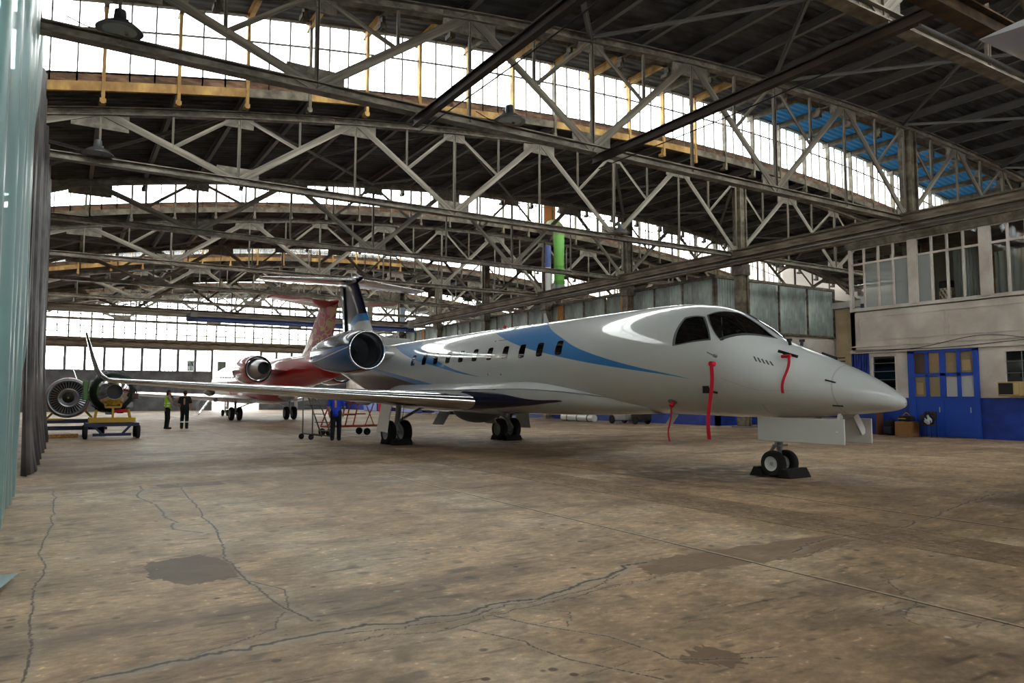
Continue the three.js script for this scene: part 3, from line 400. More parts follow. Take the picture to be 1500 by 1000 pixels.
// ---- white business jet
const nacMat = phys(0xffffff, .25, { map: dataTex(256, (u, v) => { const y = -Math.cos(u * 2 * Math.PI), b = -.1 + .45 * v, l = Math.abs(y - (-.75 + 1.1 * v)) < .025 || Math.abs(y - (-.2 + .9 * v)) < .02; return l && y < b ? [206, 214, 222] : y < b && y > -.92 ? [44, 104, 164] : [12, 16, 44]; }), clearcoat: .35, clearcoatRoughness: .03, specularIntensity: .2 });
function makeWhiteJet(label) {
  const J = thing('business_jet', label, 'aircraft');
  const H = hull([[2.43, 1.405, 1.395, .012], [2.4, 1.48, 1.33, .08], [2.25, 1.60, 1.27, .2], [1.8, 1.87, 1.215, .43], [1.0, 2.23, 1.15, .74], [.3, 2.52, 1.11, .95], [.05, 2.64, 1.10, 1.0], [-.35, 2.92, 1.1, 1.07], [-.75, 3.16, 1.1, 1.115], [-1.3, 3.38, 1.105, 1.155], [-2.0, 3.485, 1.115, 1.18], [-3, 3.52, 1.13, 1.19], [-8, 3.52, 1.14, 1.19], [-15, 3.52, 1.16, 1.19], [-17.5, 3.51, 1.42, 1.13], [-19.5, 3.46, 1.86, .93], [-21.5, 3.36, 2.34, .6], [-23.2, 3.22, 2.74, .28], [-23.9, 3.06, 2.92, .06]]);
  const L = H.z1 - H.z0, blue = '#3f86c9', navy = '#0d1230';
  const livery = canvasTex(2048, 1024, (c, w, h) => {
    c.fillStyle = '#cdd0ce'; c.fillRect(0, 0, w, h);
    const X = (z) => (z - H.z0) / L * w, Y = (d) => h - (((d + 90) % 360 + 360) % 360) / 360 * h;   // flipY puts row 0 on top
    const poly = (pts, col) => { for (const side of [0, 1]) { c.fillStyle = col; c.beginPath(); pts.forEach(([z, d], i) => { const dd = side ? 180 - d : d; i ? c.lineTo(X(z), Y(dd)) : c.moveTo(X(z), Y(dd)); }); c.closePath(); c.fill(); } };
    const curve = (pts, n = 10) => { const q = new THREE.CatmullRomCurve3(pts.map(([a, b]) => V(a, b / 20, 0))).getPoints(pts.length * n); return q.map((p) => [p.x, p.y * 20]); };
    poly([...curve([[-1.2, -20], [-2.59, -9.4], [-3.66, 2.2], [-4.67, 16.3], [-5.34, 30.2], [-5.91, 43.3], [-6.4, 58.4], [-6.75, 75], [-6.85, 90.5]]), ...curve([[-9.7, 90.5], [-9.41, 76], [-9.0, 60], [-8.0, 38.8], [-6.88, 22.6], [-5.51, 8.8], [-4.05, -3.3], [-2.61, -12.9], [-1.2, -20]])], blue);
    poly([...curve([[-8.95, -13.5], [-10.3, -1.9], [-11.34, 11.7], [-12.34, 29], [-13.37, 52.8], [-13.9, 75], [-14.1, 90.5]]), ...curve([[-16.9, 90.5], [-16.4, 74], [-14.58, 37.9], [-13.14, 19], [-11.76, 7.2], [-10.04, -7.1], [-8.95, -13.5]])], blue);
    poly([...curve([[-10.0, -38], [-12.61, -16.6], [-16.15, 6.5], [-18.5, 16], [-24, 22]]), [-24, -89.9], [-10, -89.9]], navy);
    poly([...curve([[-10.3, -35.5], [-12.61, -16.6], [-16.15, 6.5], [-18.5, 16], [-24, 24]]), ...curve([[-24, 16], [-18.5, 9], [-15.15, -5.5], [-11.6, -32], [-10.3, -35.5]])], blue);
    c.strokeStyle = 'rgba(140,144,146,.7)'; c.lineWidth = 1; const line = (pts) => { for (const s of [0, 1]) { c.beginPath(); pts.forEach(([z, d], i) => { const dd = s ? 180 - d : d; i ? c.lineTo(X(z), Y(dd)) : c.moveTo(X(z), Y(dd)); }); c.stroke(); } };
    line([[1.5, -88], [1.5, -30], [1.45, 30], [1.42, 88]]); line([[-10.98, 33], [-10.5, 33], [-10.42, -5], [-10.85, -5], [-10.98, 33]]); line([[.9, -40], [.2, -40], [.15, -75]]); line([[-.5, -12], [.3, -17], [1.1, -8]]); 
    c.fillStyle = '#9c2a34'; for (const s of [0, 1]) { for (const [z, d, a, b] of [[-8.1, 37.6, 30, 3], [-8.45, 37, 5, 5], [-8.5, -10.6, 4, 5], [-7.86, -11.4, 4, 5]]) c.fillRect(X(z) - a / 2, Y(s ? 180 - d : d) - b / 2, a, b); c.fillStyle = '#9c2a34'; }
    c.fillStyle = '#4a6a86'; for (const s of [0, 1]) { c.beginPath(); c.arc(X(-8.44), Y(s ? 212 : -32), 7, 0, 7); c.fill(); }
    c.fillStyle = '#333'; for (const s of [0, 1]) for (const [z, d] of [[-9.87, -24], [-8.8, -29], [-8.7, -26]]) c.fillRect(X(z) - 2, Y(s ? 180 - d : d) - 2, 4, 4);
    c.fillStyle = '#2a2c2e'; for (const s of [0, 1]) for (let k = 0; k < 5; k++) { c.save(); c.translate(X(.46 - k * .075), Y(s ? 152 : 28)); c.rotate(-.35); c.fillRect(-1, -9, 2, 18); c.restore(); }
  });
  const skin = phys(0xffffff, .28, { map: livery, clearcoat: 1, clearcoatRoughness: .04, specularIntensity: .3 });
  const F = add('fuselage', H.g, skin, J);
  // windows
  const glass = phys(0x141210, .08, { clearcoat: 1 }), seal = std(0x55585a, .5, .3);
  for (const s of [0, 1]) {
    const m = (c) => (s ? c.map(([z, d]) => [z, 180 - d]) : c);
    for (let k = 0; k < 11; k++) { const z = -5.32 - .785 * k; add('cabin_window', H.patch(m([[z - .135, 8.5], [z + .135, 8.5], [z + .115, 26.5], [z - .135, 26.5]]), .006, .4, 8), glass, F); }
    const side = m([[-1.57, 11.5], [-.74, 27], [-1.14, 51], [-1.53, 45]]), front = m([[-.6, 30], [.1, 82], [-.76, 84], [-1.1, 55.5]]);
    add('window_seal', H.patch(m([[-1.65, 9.6], [-.69, 26], [-1.12, 53], [-1.58, 47.5]]), .008, .35), seal, F); add('cockpit_side_window', H.patch(side, .014, .35), glass, F);
    add('window_seal', H.patch(m([[-.56, 28], [.17, 84], [-.8, 86.5], [-1.15, 55]]), .008, .22), seal, F); add('windshield', H.patch(front, .014, .22), glass, F);
    add('wiper', merge([rod(H.at(-.5, s ? 148 : 32, .03), H.at(-.8, s ? 122 : 58, .03), .012)]), M.black, F);
    add('probe', merge([rod(H.at(-.56, s ? 169 : 11, 0), H.at(-.56, s ? 169 : 11, .07), .03), rod(H.at(-.56, s ? 169 : 11, .06), H.at(-.72, s ? 168 : 12, .06), .012)]), M.dullSteel, F);
    add('pitot_mast', merge([rod(H.at(.63, s ? 133 : 47, 0), H.at(.63, s ? 133 : 47, .1), .035), bar(H.at(.52, s ? 133 : 47, .1), H.at(.86, s ? 133 : 47, .1), .04, .05)]), M.black, F);
    add('vane', merge([rod(H.at(.42, s ? 101 : 79, 0), H.at(.42, s ? 101 : 79, .09), .03), bx(.03, .05, .1).translate(...H.at(.42, s ? 101 : 79, .1).toArray())]), M.black, F);
    add('sensor', merge([bar(H.at(-.87, s ? 209 : -29, .05), H.at(-.62, s ? 210 : -30, .05), .03, .04), bx(.1, .14, .12).translate(...H.at(-.87, s ? 209 : -29, .02).toArray())]), M.black, F);
    add('static_port', H.patch(m([[-2.1, -53], [-1.86, -53], [-1.86, -46], [-2.1, -46]]), .012, 1, 6), M.dullSteel, F);
    for (const [z, d] of [[1.44, 20], [1.5, -38]]) add('lightning_strip', bar(H.at(z + .08, s ? 180 - d : d, .008), H.at(z - .08, s ? 180 - d - 1 : d + 1, .008), .022, .022), M.black, F);
  }
  for (const [z, h] of [[-7.2, .3], [-13.6, .22], [-11.9, .18]]) add('antenna', loft([{ p: V(0, 3.48, z), c: .26, t: .1, n: V(1, 0, 0) }, { p: V(0, 3.5 + h, z - .16), c: .1, t: .1, n: V(1, 0, 0) }], foil()), M.whitePaint, F);
  add('beacon', lathe([[.001, .12], [.05, .1], [.07, .03], [.09, 0]], 16).translate(0, 3.51, -9.4), std(0xc01818, .3), F);
  add('antenna', bar(V(0, 1.14, -2.6), V(.0, .86, -2.85), .03, .14), M.whitePaint, F);
  // belly fairing, wing root gloves
  const fair = (z) => { const u = Math.min(1, Math.max(0, (-z - 2.9) / 4.2)), e = Math.min(1, Math.max(0, (z + 17.2) / 3.2)); return Math.sin(Math.min(u, 1) * Math.PI / 2) * Math.sin(e * Math.PI / 2); };
  const fg = solid(60, 40, (u, v) => { const z = -2.9 - 14.3 * u, k = fair(z), a = (180 + 180 * v) * D2R, n = .75; const ca = Math.cos(a), sa = Math.sin(a); const w = (.55 + .80 * k), b = 1.12 - .1 * k; return [w * Math.sign(ca) * Math.pow(Math.abs(ca), n), 1.55 + .33 * (k - .6) - (1.55 + .33 * (k - .6) - b) * Math.pow(Math.abs(sa), n), z]; });
  const BF = add('belly_fairing', fg, phys(0xc6c9c7, .3, { clearcoat: 1, clearcoatRoughness: .05, side: THREE.DoubleSide }), J);
  const cover = grid(60, 12, (u, v) => { const z = -2.9 - 14.3 * u, k = fair(z), w = .55 + .8 * k, y = 1.55 + .33 * (k - .6), s = 2 * v - 1; return [s * w, y + .02 + .55 * k * (1 - s * s), z]; }); add('fairing_top', cover, M.whitePaint, BF);
  add('ventral_pod', solid(24, 20, (u, v) => { const a = Math.PI * (1 + v), z = -9.7 - 2.6 * u, k = Math.pow(Math.sin(Math.PI * Math.min(1, Math.max(0, u))), .5); return [.5 * k * Math.cos(a), 1.1 + .42 * k * Math.sin(a), z]; }), std(0x6f7376, .45), BF);
  for (const s of [-1, 1]) {
    const P = (off, y, z) => V(s * off, y, z), N = (g) => g;
    const side = s < 0 ? 'starboard' : 'port';
    // wing
    const le = (o) => -8.35 - .42 * (o - 1.5), wh = (o) => 1.36 + .063 * (o - 1.5), ch = pchip([.3, 1.5, 3.6, 10], [5.0, 4.55, 3.3, 1.15]);
    const st = [.4, 1.2, 2, 2.8, 3.6, 5, 6.5, 8, 9.4, 10].map((o) => ({ p: P(o, wh(o), le(o)), c: ch(o), t: .125 - .02 * o / 10 }));
    const tip = [[10.14, 1.93, -12.02, 1.12, .3], [10.27, 2.04, -12.12, 1.05, .7], [10.36, 2.22, -12.25, .98, .95], [10.45, 2.55, -12.5, .84, 1], [10.58, 3.15, -12.98, .5, 1]].map(([o, y, z, c, k]) => ({ p: P(o, y, z), c, t: .09, n: V(-s * k, 1 - k * .8, 0).normalize() }));
    const wg = loft(st, foil()), W = add('wing', s > 0 ? wg : wg, phys(0xb9bcbf, .32, { metalness: .25, clearcoat: .7, clearcoatRoughness: .08 }), J);
    add('leading_edge', loft(st.slice(1), nose(), .006), M.chrome, W);
    const WL = add('winglet', loft([st[st.length - 1], ...tip], foil()), M.whitePaint, W); add('leading_edge', loft([st[st.length - 1], ...tip], nose(), .005), M.chrome, WL);
    for (const o of [3.4, 5.6, 7.6]) add('flap_track_fairing', solid(14, 12, (u, v) => { const a = v * Math.PI * 2, k = Math.sin(Math.PI * Math.pow(u, .7)); return [s * o + .07 * k * Math.cos(a), wh(o) - .13 + .11 * k * Math.sin(a), le(o) - ch(o) * .62 - 1.5 * u]; }), M.greyPaint, W);
    add('wing_glove', solid(30, 24, (u, v) => { const a = v * Math.PI * 2, k = Math.pow(u, .8), z = -5.2 - 3.9 * u; return [s * (1.12 + .42 * k * u + (.04 + .22 * k) * Math.cos(a)), 1.39 + (.01 + .27 * k) * Math.sin(a), z]; }), M.navy, W);
    // engine
    const ex = s * 2.28, ey = 3.06, E = add('nacelle', lathe([[.60, -14.35], [.645, -14.31], [.68, -14.4], [.735, -14.9], [.76, -15.5], [.75, -16.3], [.69, -17.2], [.58, -18.1], [.47, -18.75], [.44, -18.8], [.42, -18.4]].map(([r, z]) => [r, z]), 48).rotateX(Math.PI / 2).translate(ex, ey, 0), nacMat, J);
    add('inlet_lip', lathe([[.55, -14.75], [.585, -14.5], [.60, -14.36], [.63, -14.3], [.665, -14.35], [.69, -14.5], [.70, -14.62]], 48).rotateX(Math.PI / 2).translate(ex, ey, 0), M.chrome, E);
    add('inlet_duct', lathe([[.585, -14.45], [.56, -14.8], [.56, -15.75]], 40).rotateX(Math.PI / 2).translate(ex, ey, 0), std(0x5c5f63, .5, .4), E);
    add('fan', merge([bladeRing(.14, .555, 26, 0, .7, .1), lathe([[.001, .26], [.06, .2], [.12, .08], [.15, 0]], 20).rotateX(Math.PI / 2), new THREE.CircleGeometry(.56, 32).translate(0, 0, -.12)]).translate(ex, ey, -15.55), std(0x54575c, .45, .7), E);
    add('exhaust_nozzle', lathe([[.42, -18.5], [.4, -18.9], [.36, -19.1], [.34, -19.1], [.34, -18.5]], 36).rotateX(Math.PI / 2).translate(ex, ey, 0), M.dullSteel, E);
    add('exhaust_plug', lathe([[.34, -18.5], [.2, -18.7], [.001, -18.9]], 24).rotateX(Math.PI / 2).translate(ex, ey, 0), M.black, E);
    add('pylon', loft([{ p: P(.85, 2.95, -14.9), c: 3.3, t: .1 }, { p: P(1.7, 3.02, -15.1), c: 2.9, t: .1 }], foil()), M.whitePaint, E);
    // tailplane
    const tl = loft([{ p: P(0, 6.5, -20.7), c: 2.25, t: .1 }, { p: P(1.9, 6.47, -21.25), c: 1.75, t: .095 }, { p: P(3.75, 6.44, -21.85), c: 1.15, t: .09 }], foil()); const TP = add('tailplane', tl, phys(0xc9ccd0, .3, { clearcoat: 1 }), J); add('leading_edge', loft([{ p: P(.25, 6.5, -20.76), c: 2.2, t: .1 }, { p: P(3.75, 6.44, -21.85), c: 1.15, t: .09 }], nose(), .006), M.chrome, TP);
    add('tip_lamp', lathe([[.001, .1], [.03, .08], [.045, 0]], 14).rotateZ(s * -Math.PI / 2).translate(s * 3.75, 6.44, -22.1), std(0xc9a96a, .2, .4), TP);
    // main gear
    const gx = s * 2.08, G = add('main_gear_leg', merge([rod(V(gx, 1.5, -12.2), V(gx, .62, -12.4), .085), rod(V(gx, .62, -12.4), V(gx, .36, -12.42), .06), rod(V(gx - .34, .38, -12.42), V(gx + .34, .38, -12.42), .055), rod(V(s * 1.15, 1.25, -12.1), V(gx, .72, -12.36), .045), bar(V(gx, .7, -12.3), V(gx + .02, .45, -12.05), .06, .05), bar(V(gx, .4, -12.35), V(gx + .02, .45, -12.05), .06, .05)]), M.greyPaint, J);
    wheel(G, gx - .27, .38, -12.42, .38, .24); wheel(G, gx + .27, .38, -12.42, .38, .24);
    add('gear_door', bar(V(s * 2.5, 1.42, -12.2), V(s * 2.68, .42, -12.2), .02, .78, V(0, 0, 1)), s < 0 ? phys(0xd8dadb, .2, { metalness: .4 }) : M.whitePaint, G);
    add('hydraulic_line', tube([V(gx + .09, 1.4, -12.1), V(gx + .12, 1.0, -12.2), V(gx + .1, .6, -12.3)], .012), M.black, G);
    add('wheel_bay_door', bar(V(s * .75, 1.02, -11.7), V(s * 1.0, .62, -11.7), .02, .7, V(0, 0, 1)), M.greyPaint, BF);
  }
  // fin with dorsal fillet
  const finTex = canvasTex(512, 512, (c, w, h) => { const X = (z) => (z + 24) / 10 * w, Y = (y) => h - (y - 3) / 4 * h; c.fillStyle = '#0b102c'; c.fillRect(0, 0, w, h); c.fillStyle = '#3f86c9'; c.beginPath(); c.moveTo(X(-14), Y(3)); c.lineTo(X(-14), Y(4.95)); c.lineTo(X(-20.4), Y(4.98)); c.quadraticCurveTo(X(-21.3), Y(4.9), X(-21.4), Y(4.4)); c.lineTo(X(-21.5), Y(3)); c.fill(); c.fillStyle = '#c3c6c6'; c.beginPath(); c.moveTo(X(-14), Y(3)); c.lineTo(X(-14), Y(4.62)); c.lineTo(X(-20.3), Y(4.66)); c.quadraticCurveTo(X(-21), Y(4.6), X(-21.1), Y(4.1)); c.lineTo(X(-21.2), Y(3)); c.fill(); });
  const finPts = [[3.2, -15.2, 7.2, .035], [3.62, -15.7, 6.72, .04], [3.8, -17.6, 4.8, .06], [4.12, -19.15, 3.25, .1], [4.8, -19.68, 2.85, .11], [6.4, -20.85, 2.05, .11], [6.62, -21.0, 1.9, .11]];
  const fin = loft(finPts.map(([y, z, c, t]) => ({ p: V(0, y, z), c, t, n: V(1, 0, 0) })), foil(30)); { const p = fin.attributes.position, u = fin.attributes.uv; for (let i = 0; i < p.count; i++) u.setXY(i, (p.getZ(i) + 24) / 10, (p.getY(i) - 3) / 4); }
  const FN = add('fin', fin, phys(0xffffff, .28, { map: finTex, clearcoat: .5, clearcoatRoughness: .03, specularIntensity: .2 }), J);
  add('rudder_gap', bar(V(0, 3.5, -21.75), V(0, 6.3, -22.15), .3, .015, V(0, 0, 1)), M.black, FN);
  add('bullet_fairing', solid(24, 20, (u, v) => { const a = v * Math.PI * 2, k = Math.pow(Math.sin(Math.PI * Math.pow(u, .75)), .7); return [.17 * k * Math.cos(a), 6.55 + .17 * k * Math.sin(a), -20.3 - 3.0 * u]; }), M.navy, FN);
  // nose gear
  const NG = add('nose_gear_leg', merge([rod(V(0, 1.3, .1), V(0, .5, 0), .06), rod(V(0, .5, 0), V(0, .24, 0), .045), rod(V(-.26, .245, 0), V(.26, .245, 0), .035), bar(V(0, .62, -.05), V(0, .42, -.22), .05, .04), bar(V(0, .42, -.22), V(0, .28, -.04), .05, .04), bx(.24, .1, .14, 0, .72, .03), bx(.34, .04, .1, 0, .58, .02), rod(V(-.2, .68, .05), V(.2, .68, .05), .035), rod(V(0, .8, .1), V(0, 1.15, .9), .03), rod(V(-.1, .8, .08), V(-.22, .86, .08), .04), rod(V(.1, .66, .1), V(.1, .9, .1), .02)]), M.greyPaint, J);
  wheel(NG, -.19, .245, 0, .245, .17, M.whitePaint); wheel(NG, .19, .245, 0, .245, .17, M.whitePaint);
  add('taxi_lamp', lathe([[.001, .02], [.07, 0], [.06, -.08]], 18).rotateX(Math.PI / 2).translate(0, .86, .2), M.steel, NG);
  for (const s of [-1, 1]) { const d = add('nose_gear_door', merge([rbx(.03, .44, 1.75, s * .42, .9, .72, .012)]).translate(s * .0, 0, 0), M.whitePaint, J); add('door_strut', bar(V(s * .4, .85, 1.45), V(s * .22, 1.18, 1.4), .05, .12), M.whitePaint, d); }
  return J;
}
const JR = Math.atan2(.0445, .999);
const jet = makeWhiteJet('white business jet with blue swooshes, navy tail and polished wing edges'); jet.position.set(11.67, 0, -9.2); jet.rotation.y = JR;
const jet2 = dup(jet, [14.35, 0, 17.2], 'neighbouring white jet whose tailplane tip hangs above the first jet nose'); jet2.rotation.y = 0; jet2.position.set(14.4, 0, 18.1);

// ---- red airliner-type jet seen from behind
function makeRedJet() {
  const J = thing('red_jet', 'red jet with gold patterned tail fin, seen from behind', 'aircraft', [10.6 + .02 * 11.4, 0, -59.4], Math.PI + .02);
  // local frame as above: origin under the nose wheel, +z to its nose
  const H = hull([[1.75, 1.75, 1.73, .02], [1.7, 1.86, 1.62, .14], [1.3, 2.2, 1.42, .5], [.6, 2.62, 1.25, .85], [-.2, 3.1, 1.14, 1.12], [-1, 3.55, 1.08, 1.27], [-2, 3.72, 1.05, 1.34], [-14, 3.74, 1.05, 1.345], [-17, 3.74, 1.3, 1.28], [-20, 3.68, 1.95, 1.02], [-22.5, 3.6, 2.2, .8], [-24.5, 3.5, 2.42, .56], [-24.95, 3.42, 2.55, .44], [-25.02, 3.1, 2.9, .03]]);
  const L = H.z1 - H.z0;
  const liv = canvasTex(1024, 512, (c, w, h) => { const X = (z) => (z - H.z0) / L * w; c.fillStyle = '#b3141f'; c.fillRect(0, 0, w, h); c.fillStyle = '#e4e0da'; c.fillRect(X(-7), 0, w - X(-7), h); c.fillStyle = '#1c1a1a'; c.fillRect(X(-7.3), 0, 8, h); c.fillStyle = '#c9a04e'; c.fillRect(X(-7.8), 0, 5, h); c.fillRect(X(-6.5), 0, 3, h); c.strokeStyle = '#c9a04e'; c.lineWidth = 4; for (let k = 0; k < 14; k++) { const x = X(-17 - (k % 7)), y = h * (k < 7 ? .42 : .58) + 14 * Math.sin(k * 2); c.beginPath(); c.arc(x, y, 12, k, k + 4.4); c.stroke(); } });
  const F = add('fuselage', H.g, phys(0xffffff, .28, { map: liv, clearcoat: .5, clearcoatRoughness: .05, specularIntensity: .2 }), J);
  add('tail_light_panel', bx(.03, .2, .22, .56, 2.95, -24.45), M.whitePaint, F);
  const glass = phys(0x141210, .1, { clearcoat: 1 });
  for (const s of [0, 1]) for (let k = 0; k < 12; k++) { const z = -4.5 - .8 * k; add('cabin_window', H.patch([[z - .13, 10], [z + .13, 10], [z + .13, 25], [z - .13, 25]].map(([a, d]) => [a, s ? 180 - d : d]), .006, .9, 6), glass, F); }
  for (const s of [-1, 1]) {
    const P = (o, y, z) => V(s * o, y, z), le = (o) => -8.3 - .5 * (o - 1.4), wh = (o) => 1.35 + .05 * (o - 1.4), ch = pchip([.3, 1.4, 3.6, 10], [5.4, 4.8, 3.3, 1.3]);
    const st = [.4, 1.4, 3.6, 6, 8.5, 10].map((o) => ({ p: P(o, wh(o), le(o)), c: ch(o), t: .115 }));
    const W = add('wing', loft(st, foil()), phys(0xb4b6ba, .3, { metalness: .3, clearcoat: .6 }), J); add('leading_edge', loft(st.slice(1), nose(), .006), M.chrome, W);
    add('winglet', loft([st[5], { p: P(10.25, 2.0, -12.7), c: 1.2, t: .09, n: V(-s * .8, .6, 0) }, { p: P(10.55, 2.9, -13.3), c: .6, t: .09, n: V(-s, .1, 0).normalize() }], foil()), M.red, W);
    for (const o of [3, 5.5, 7.6]) add('flap_track_fairing', solid(12, 10, (u, v) => { const a = v * Math.PI * 2, k = Math.sin(Math.PI * Math.pow(u, .7)); return [s * o + .08 * k * Math.cos(a), wh(o) - .16 + .13 * k * Math.sin(a), le(o) - ch(o) * .6 - 1.7 * u]; }), M.greyPaint, W);
    const ex = s * 2.3, ey = 2.95;
    const E = add('nacelle', lathe([[.62, -16.2], [.66, -16.15], [.72, -16.4], [.8, -17.2], [.79, -18.2], [.74, -19.0], [.7, -19.3], [.66, -19.3], [.66, -18.7]], 44).rotateX(Math.PI / 2).translate(ex, ey, 0), M.red, J);
    add('fan_duct_rim', lathe([[.7, -19.22], [.69, -19.36], [.64, -19.36], [.63, -18.9]], 44).rotateX(Math.PI / 2).translate(ex, ey, 0), M.black, E);
    add('core_nozzle', lathe([[.56, -18.9], [.56, -19.3], [.47, -19.9], [.34, -20.5], [.31, -20.5], [.31, -20]], 44).rotateX(Math.PI / 2).translate(ex, ey, 0), M.steel, E);
    add('exhaust', new THREE.CircleGeometry(.33, 30).rotateY(Math.PI).translate(ex, ey, -20.1), M.black, E);
    add('pylon', loft([{ p: P(.9, 2.85, -16.6), c: 3.6, t: .11 }, { p: P(1.7, 2.92, -16.9), c: 3.0, t: .11 }], foil()), M.red, E);
    add('tailplane', loft([{ p: P(0, 6.05, -22.6), c: 2.5, t: .1 }, { p: P(3.1, 6.2, -23.9), c: 1.4, t: .09 }], foil()), M.red, J);
    const gx = s * 1.7, G = add('main_gear_leg', merge([rod(V(gx, 1.5, -11.3), V(gx, .4, -11.4), .08), rod(V(gx - .3, .42, -11.4), V(gx + .3, .42, -11.4), .05), rod(V(s * .7, 1.1, -11.2), V(gx, .7, -11.4), .045)]), M.greyPaint, J);
    wheel(G, gx - .24, .42, -11.4, .42, .25); wheel(G, gx + .24, .42, -11.4, .42, .25);
    add('gear_door', bar(V(s * 2.1, 1.3, -11.2), V(s * 2.15, .7, -11.2), .02, .7, V(0, 0, 1)), M.whitePaint, G);
  }
  const finTex = canvasTex(512, 512, (c, w, h) => { c.fillStyle = '#a5202a'; c.fillRect(0, 0, w, h); c.lineWidth = 9; let q = 5; const R = () => { q = (q * 16807) % 2147483647; return q / 2147483647; }; for (let k = 0; k < 80; k++) { c.strokeStyle = c.fillStyle = k % 5 ? '#b98f45' : '#c06a62'; const x = R() * w, y = R() * h, r = 14 + R() * 34; c.beginPath(); c.arc(x, y, r, R() * 6, R() * 6 + 4); c.stroke(); if (k % 3 === 0) { c.beginPath(); c.ellipse(x, y, r * .6, r * 1.2, R() * 3, 0, 7); c.fill(); } } });
  const fin = loft([[3.2, -18.2, 6.4, .05], [3.75, -19.4, 5.0, .07], [4.1, -20.1, 4.2, .1], [6.0, -22.3, 2.7, .11], [6.2, -22.5, 2.5, .1]].map(([y, z, c, t]) => ({ p: V(0, y, z), c, t, n: V(1, 0, 0) })), foil(26)); { const p = fin.attributes.position, u = fin.attributes.uv; for (let i = 0; i < p.count; i++) u.setXY(i, (p.getZ(i) + 26) / 5, (p.getY(i) - 3) / 3.4); }
  const FN = add('fin', fin, phys(0xffffff, .5, { map: finTex, clearcoat: .15, specularIntensity: .4 }), J);
  add('bullet_fairing', solid(20, 16, (u, v) => { const a = v * Math.PI * 2, k = Math.pow(Math.sin(Math.PI * Math.pow(u, .7)), .7); return [.2 * k * Math.cos(a), 6.12 + .18 * k * Math.sin(a), -22 - 3.2 * u]; }), M.red, FN);
  const NG = add('nose_gear_leg', merge([rod(V(0, 1.3, 0), V(0, .3, 0), .06), rod(V(-.22, .25, 0), V(.22, .25, 0), .03)]), M.greyPaint, J); wheel(NG, -.17, .25, 0, .25, .15); wheel(NG, .17, .25, 0, .25, .15);
  // open airstair door on the left side
  const A = add('airstair', merge([bar(V(2.2, .12, -1.6), V(1.25, 1.55, -1.6), .62, .06), ...[0, 1, 2, 3, 4].map((k) => bx(.24, .03, .6, 2.15 - k * .19, .28 + k * .27, -1.6))]), M.whitePaint, J);
  for (const dz of [-.33, .33]) add('handrail', merge([rod(V(2.3, .95, -1.6 + dz), V(1.4, 2.3, -1.6 + dz), .02), rod(V(2.25, .2, -1.6 + dz), V(2.3, .95, -1.6 + dz), .018), rod(V(1.8, .9, -1.6 + dz), V(1.85, 1.6, -1.6 + dz), .018)]), M.steel, A);
  return J;
}
makeRedJet();

// ---- wheel chocks and red streamers
const chockG = (() => { const s = new THREE.Shape(); s.moveTo(-.13, 0); s.lineTo(.13, 0); s.lineTo(.045, .15); s.lineTo(-.045, .15); s.closePath(); return new THREE.ExtrudeGeometry(s, { depth: .62, bevelEnabled: true, bevelSize: .012, bevelThickness: .012, bevelSegments: 1 }).translate(0, 0.012, -.31).rotateY(Math.PI / 2); })();
const toW = (x, z) => { const c = Math.cos(JR), s = Math.sin(JR); return [11.67 + x * c + z * s, 0, -9.2 - x * s + z * c]; };
for (const [x, z, what] of [[0, .31, 'black rubber chock ahead of the white jet nose wheels'], [0, -.31, 'black rubber chock behind the white jet nose wheels'], [-2.08, -12.04, 'black rubber chock ahead of the starboard main wheels'], [-2.08, -12.8, 'black rubber chock behind the starboard main wheels'], [2.08, -12.04, 'black rubber chock ahead of the port main wheels'], [2.08, -12.8, 'black rubber chock behind the port main wheels']]) { const c = thing('wheel_chock', what, 'wheel chock', toW(x, z), JR, 'chocks at the white jet wheels'); add('block', chockG, M.rubber, c); add('rope', tube([V(.3, .1, 0), V(.36, .08, .03), V(.45, .02, .02)], .012), std(0x8a7a52, .9), c); }
function streamer(label, from, len, w, lean, cap) {
  const s = thing('streamer', label, 'streamer'); const n = 16;
  add('ribbon', grid(n, 1, (u, v) => [from.x + lean * u + (v - .5) * w * .3 + .02 * Math.sin(u * 6), from.y - len * u, from.z + (v - .5) * w + .03 * Math.sin(u * 5 + 1)]), std(0xc4142a, .8, 0, { side: THREE.DoubleSide }), s);
  add('probe_cover', cap, M.redTag, s);
}
const jp = (x, y, z) => { const [a, , b] = toW(x, z); return V(a, y, b); };
streamer('long red streamer hanging from a probe cover below the cockpit window', jp(-1.2, 2.1, -.6), 1.4, .075, -.05, rod(jp(-1.06, 2.12, -.6), jp(-1.2, 2.12, -.6), .05));
streamer('short red streamer hanging from the black pitot mast', jp(-.78, 2.2, .78), .64, .05, -.14, rod(jp(-.72, 2.22, .62), jp(-.72, 2.22, .8), .03));
streamer('thin red streamer hanging from a round port near the belly', jp(-.86, 1.3, -1.98), .72, .035, 0, rod(jp(-.76, 1.36, -1.98), jp(-.82, 1.3, -1.98), .05));

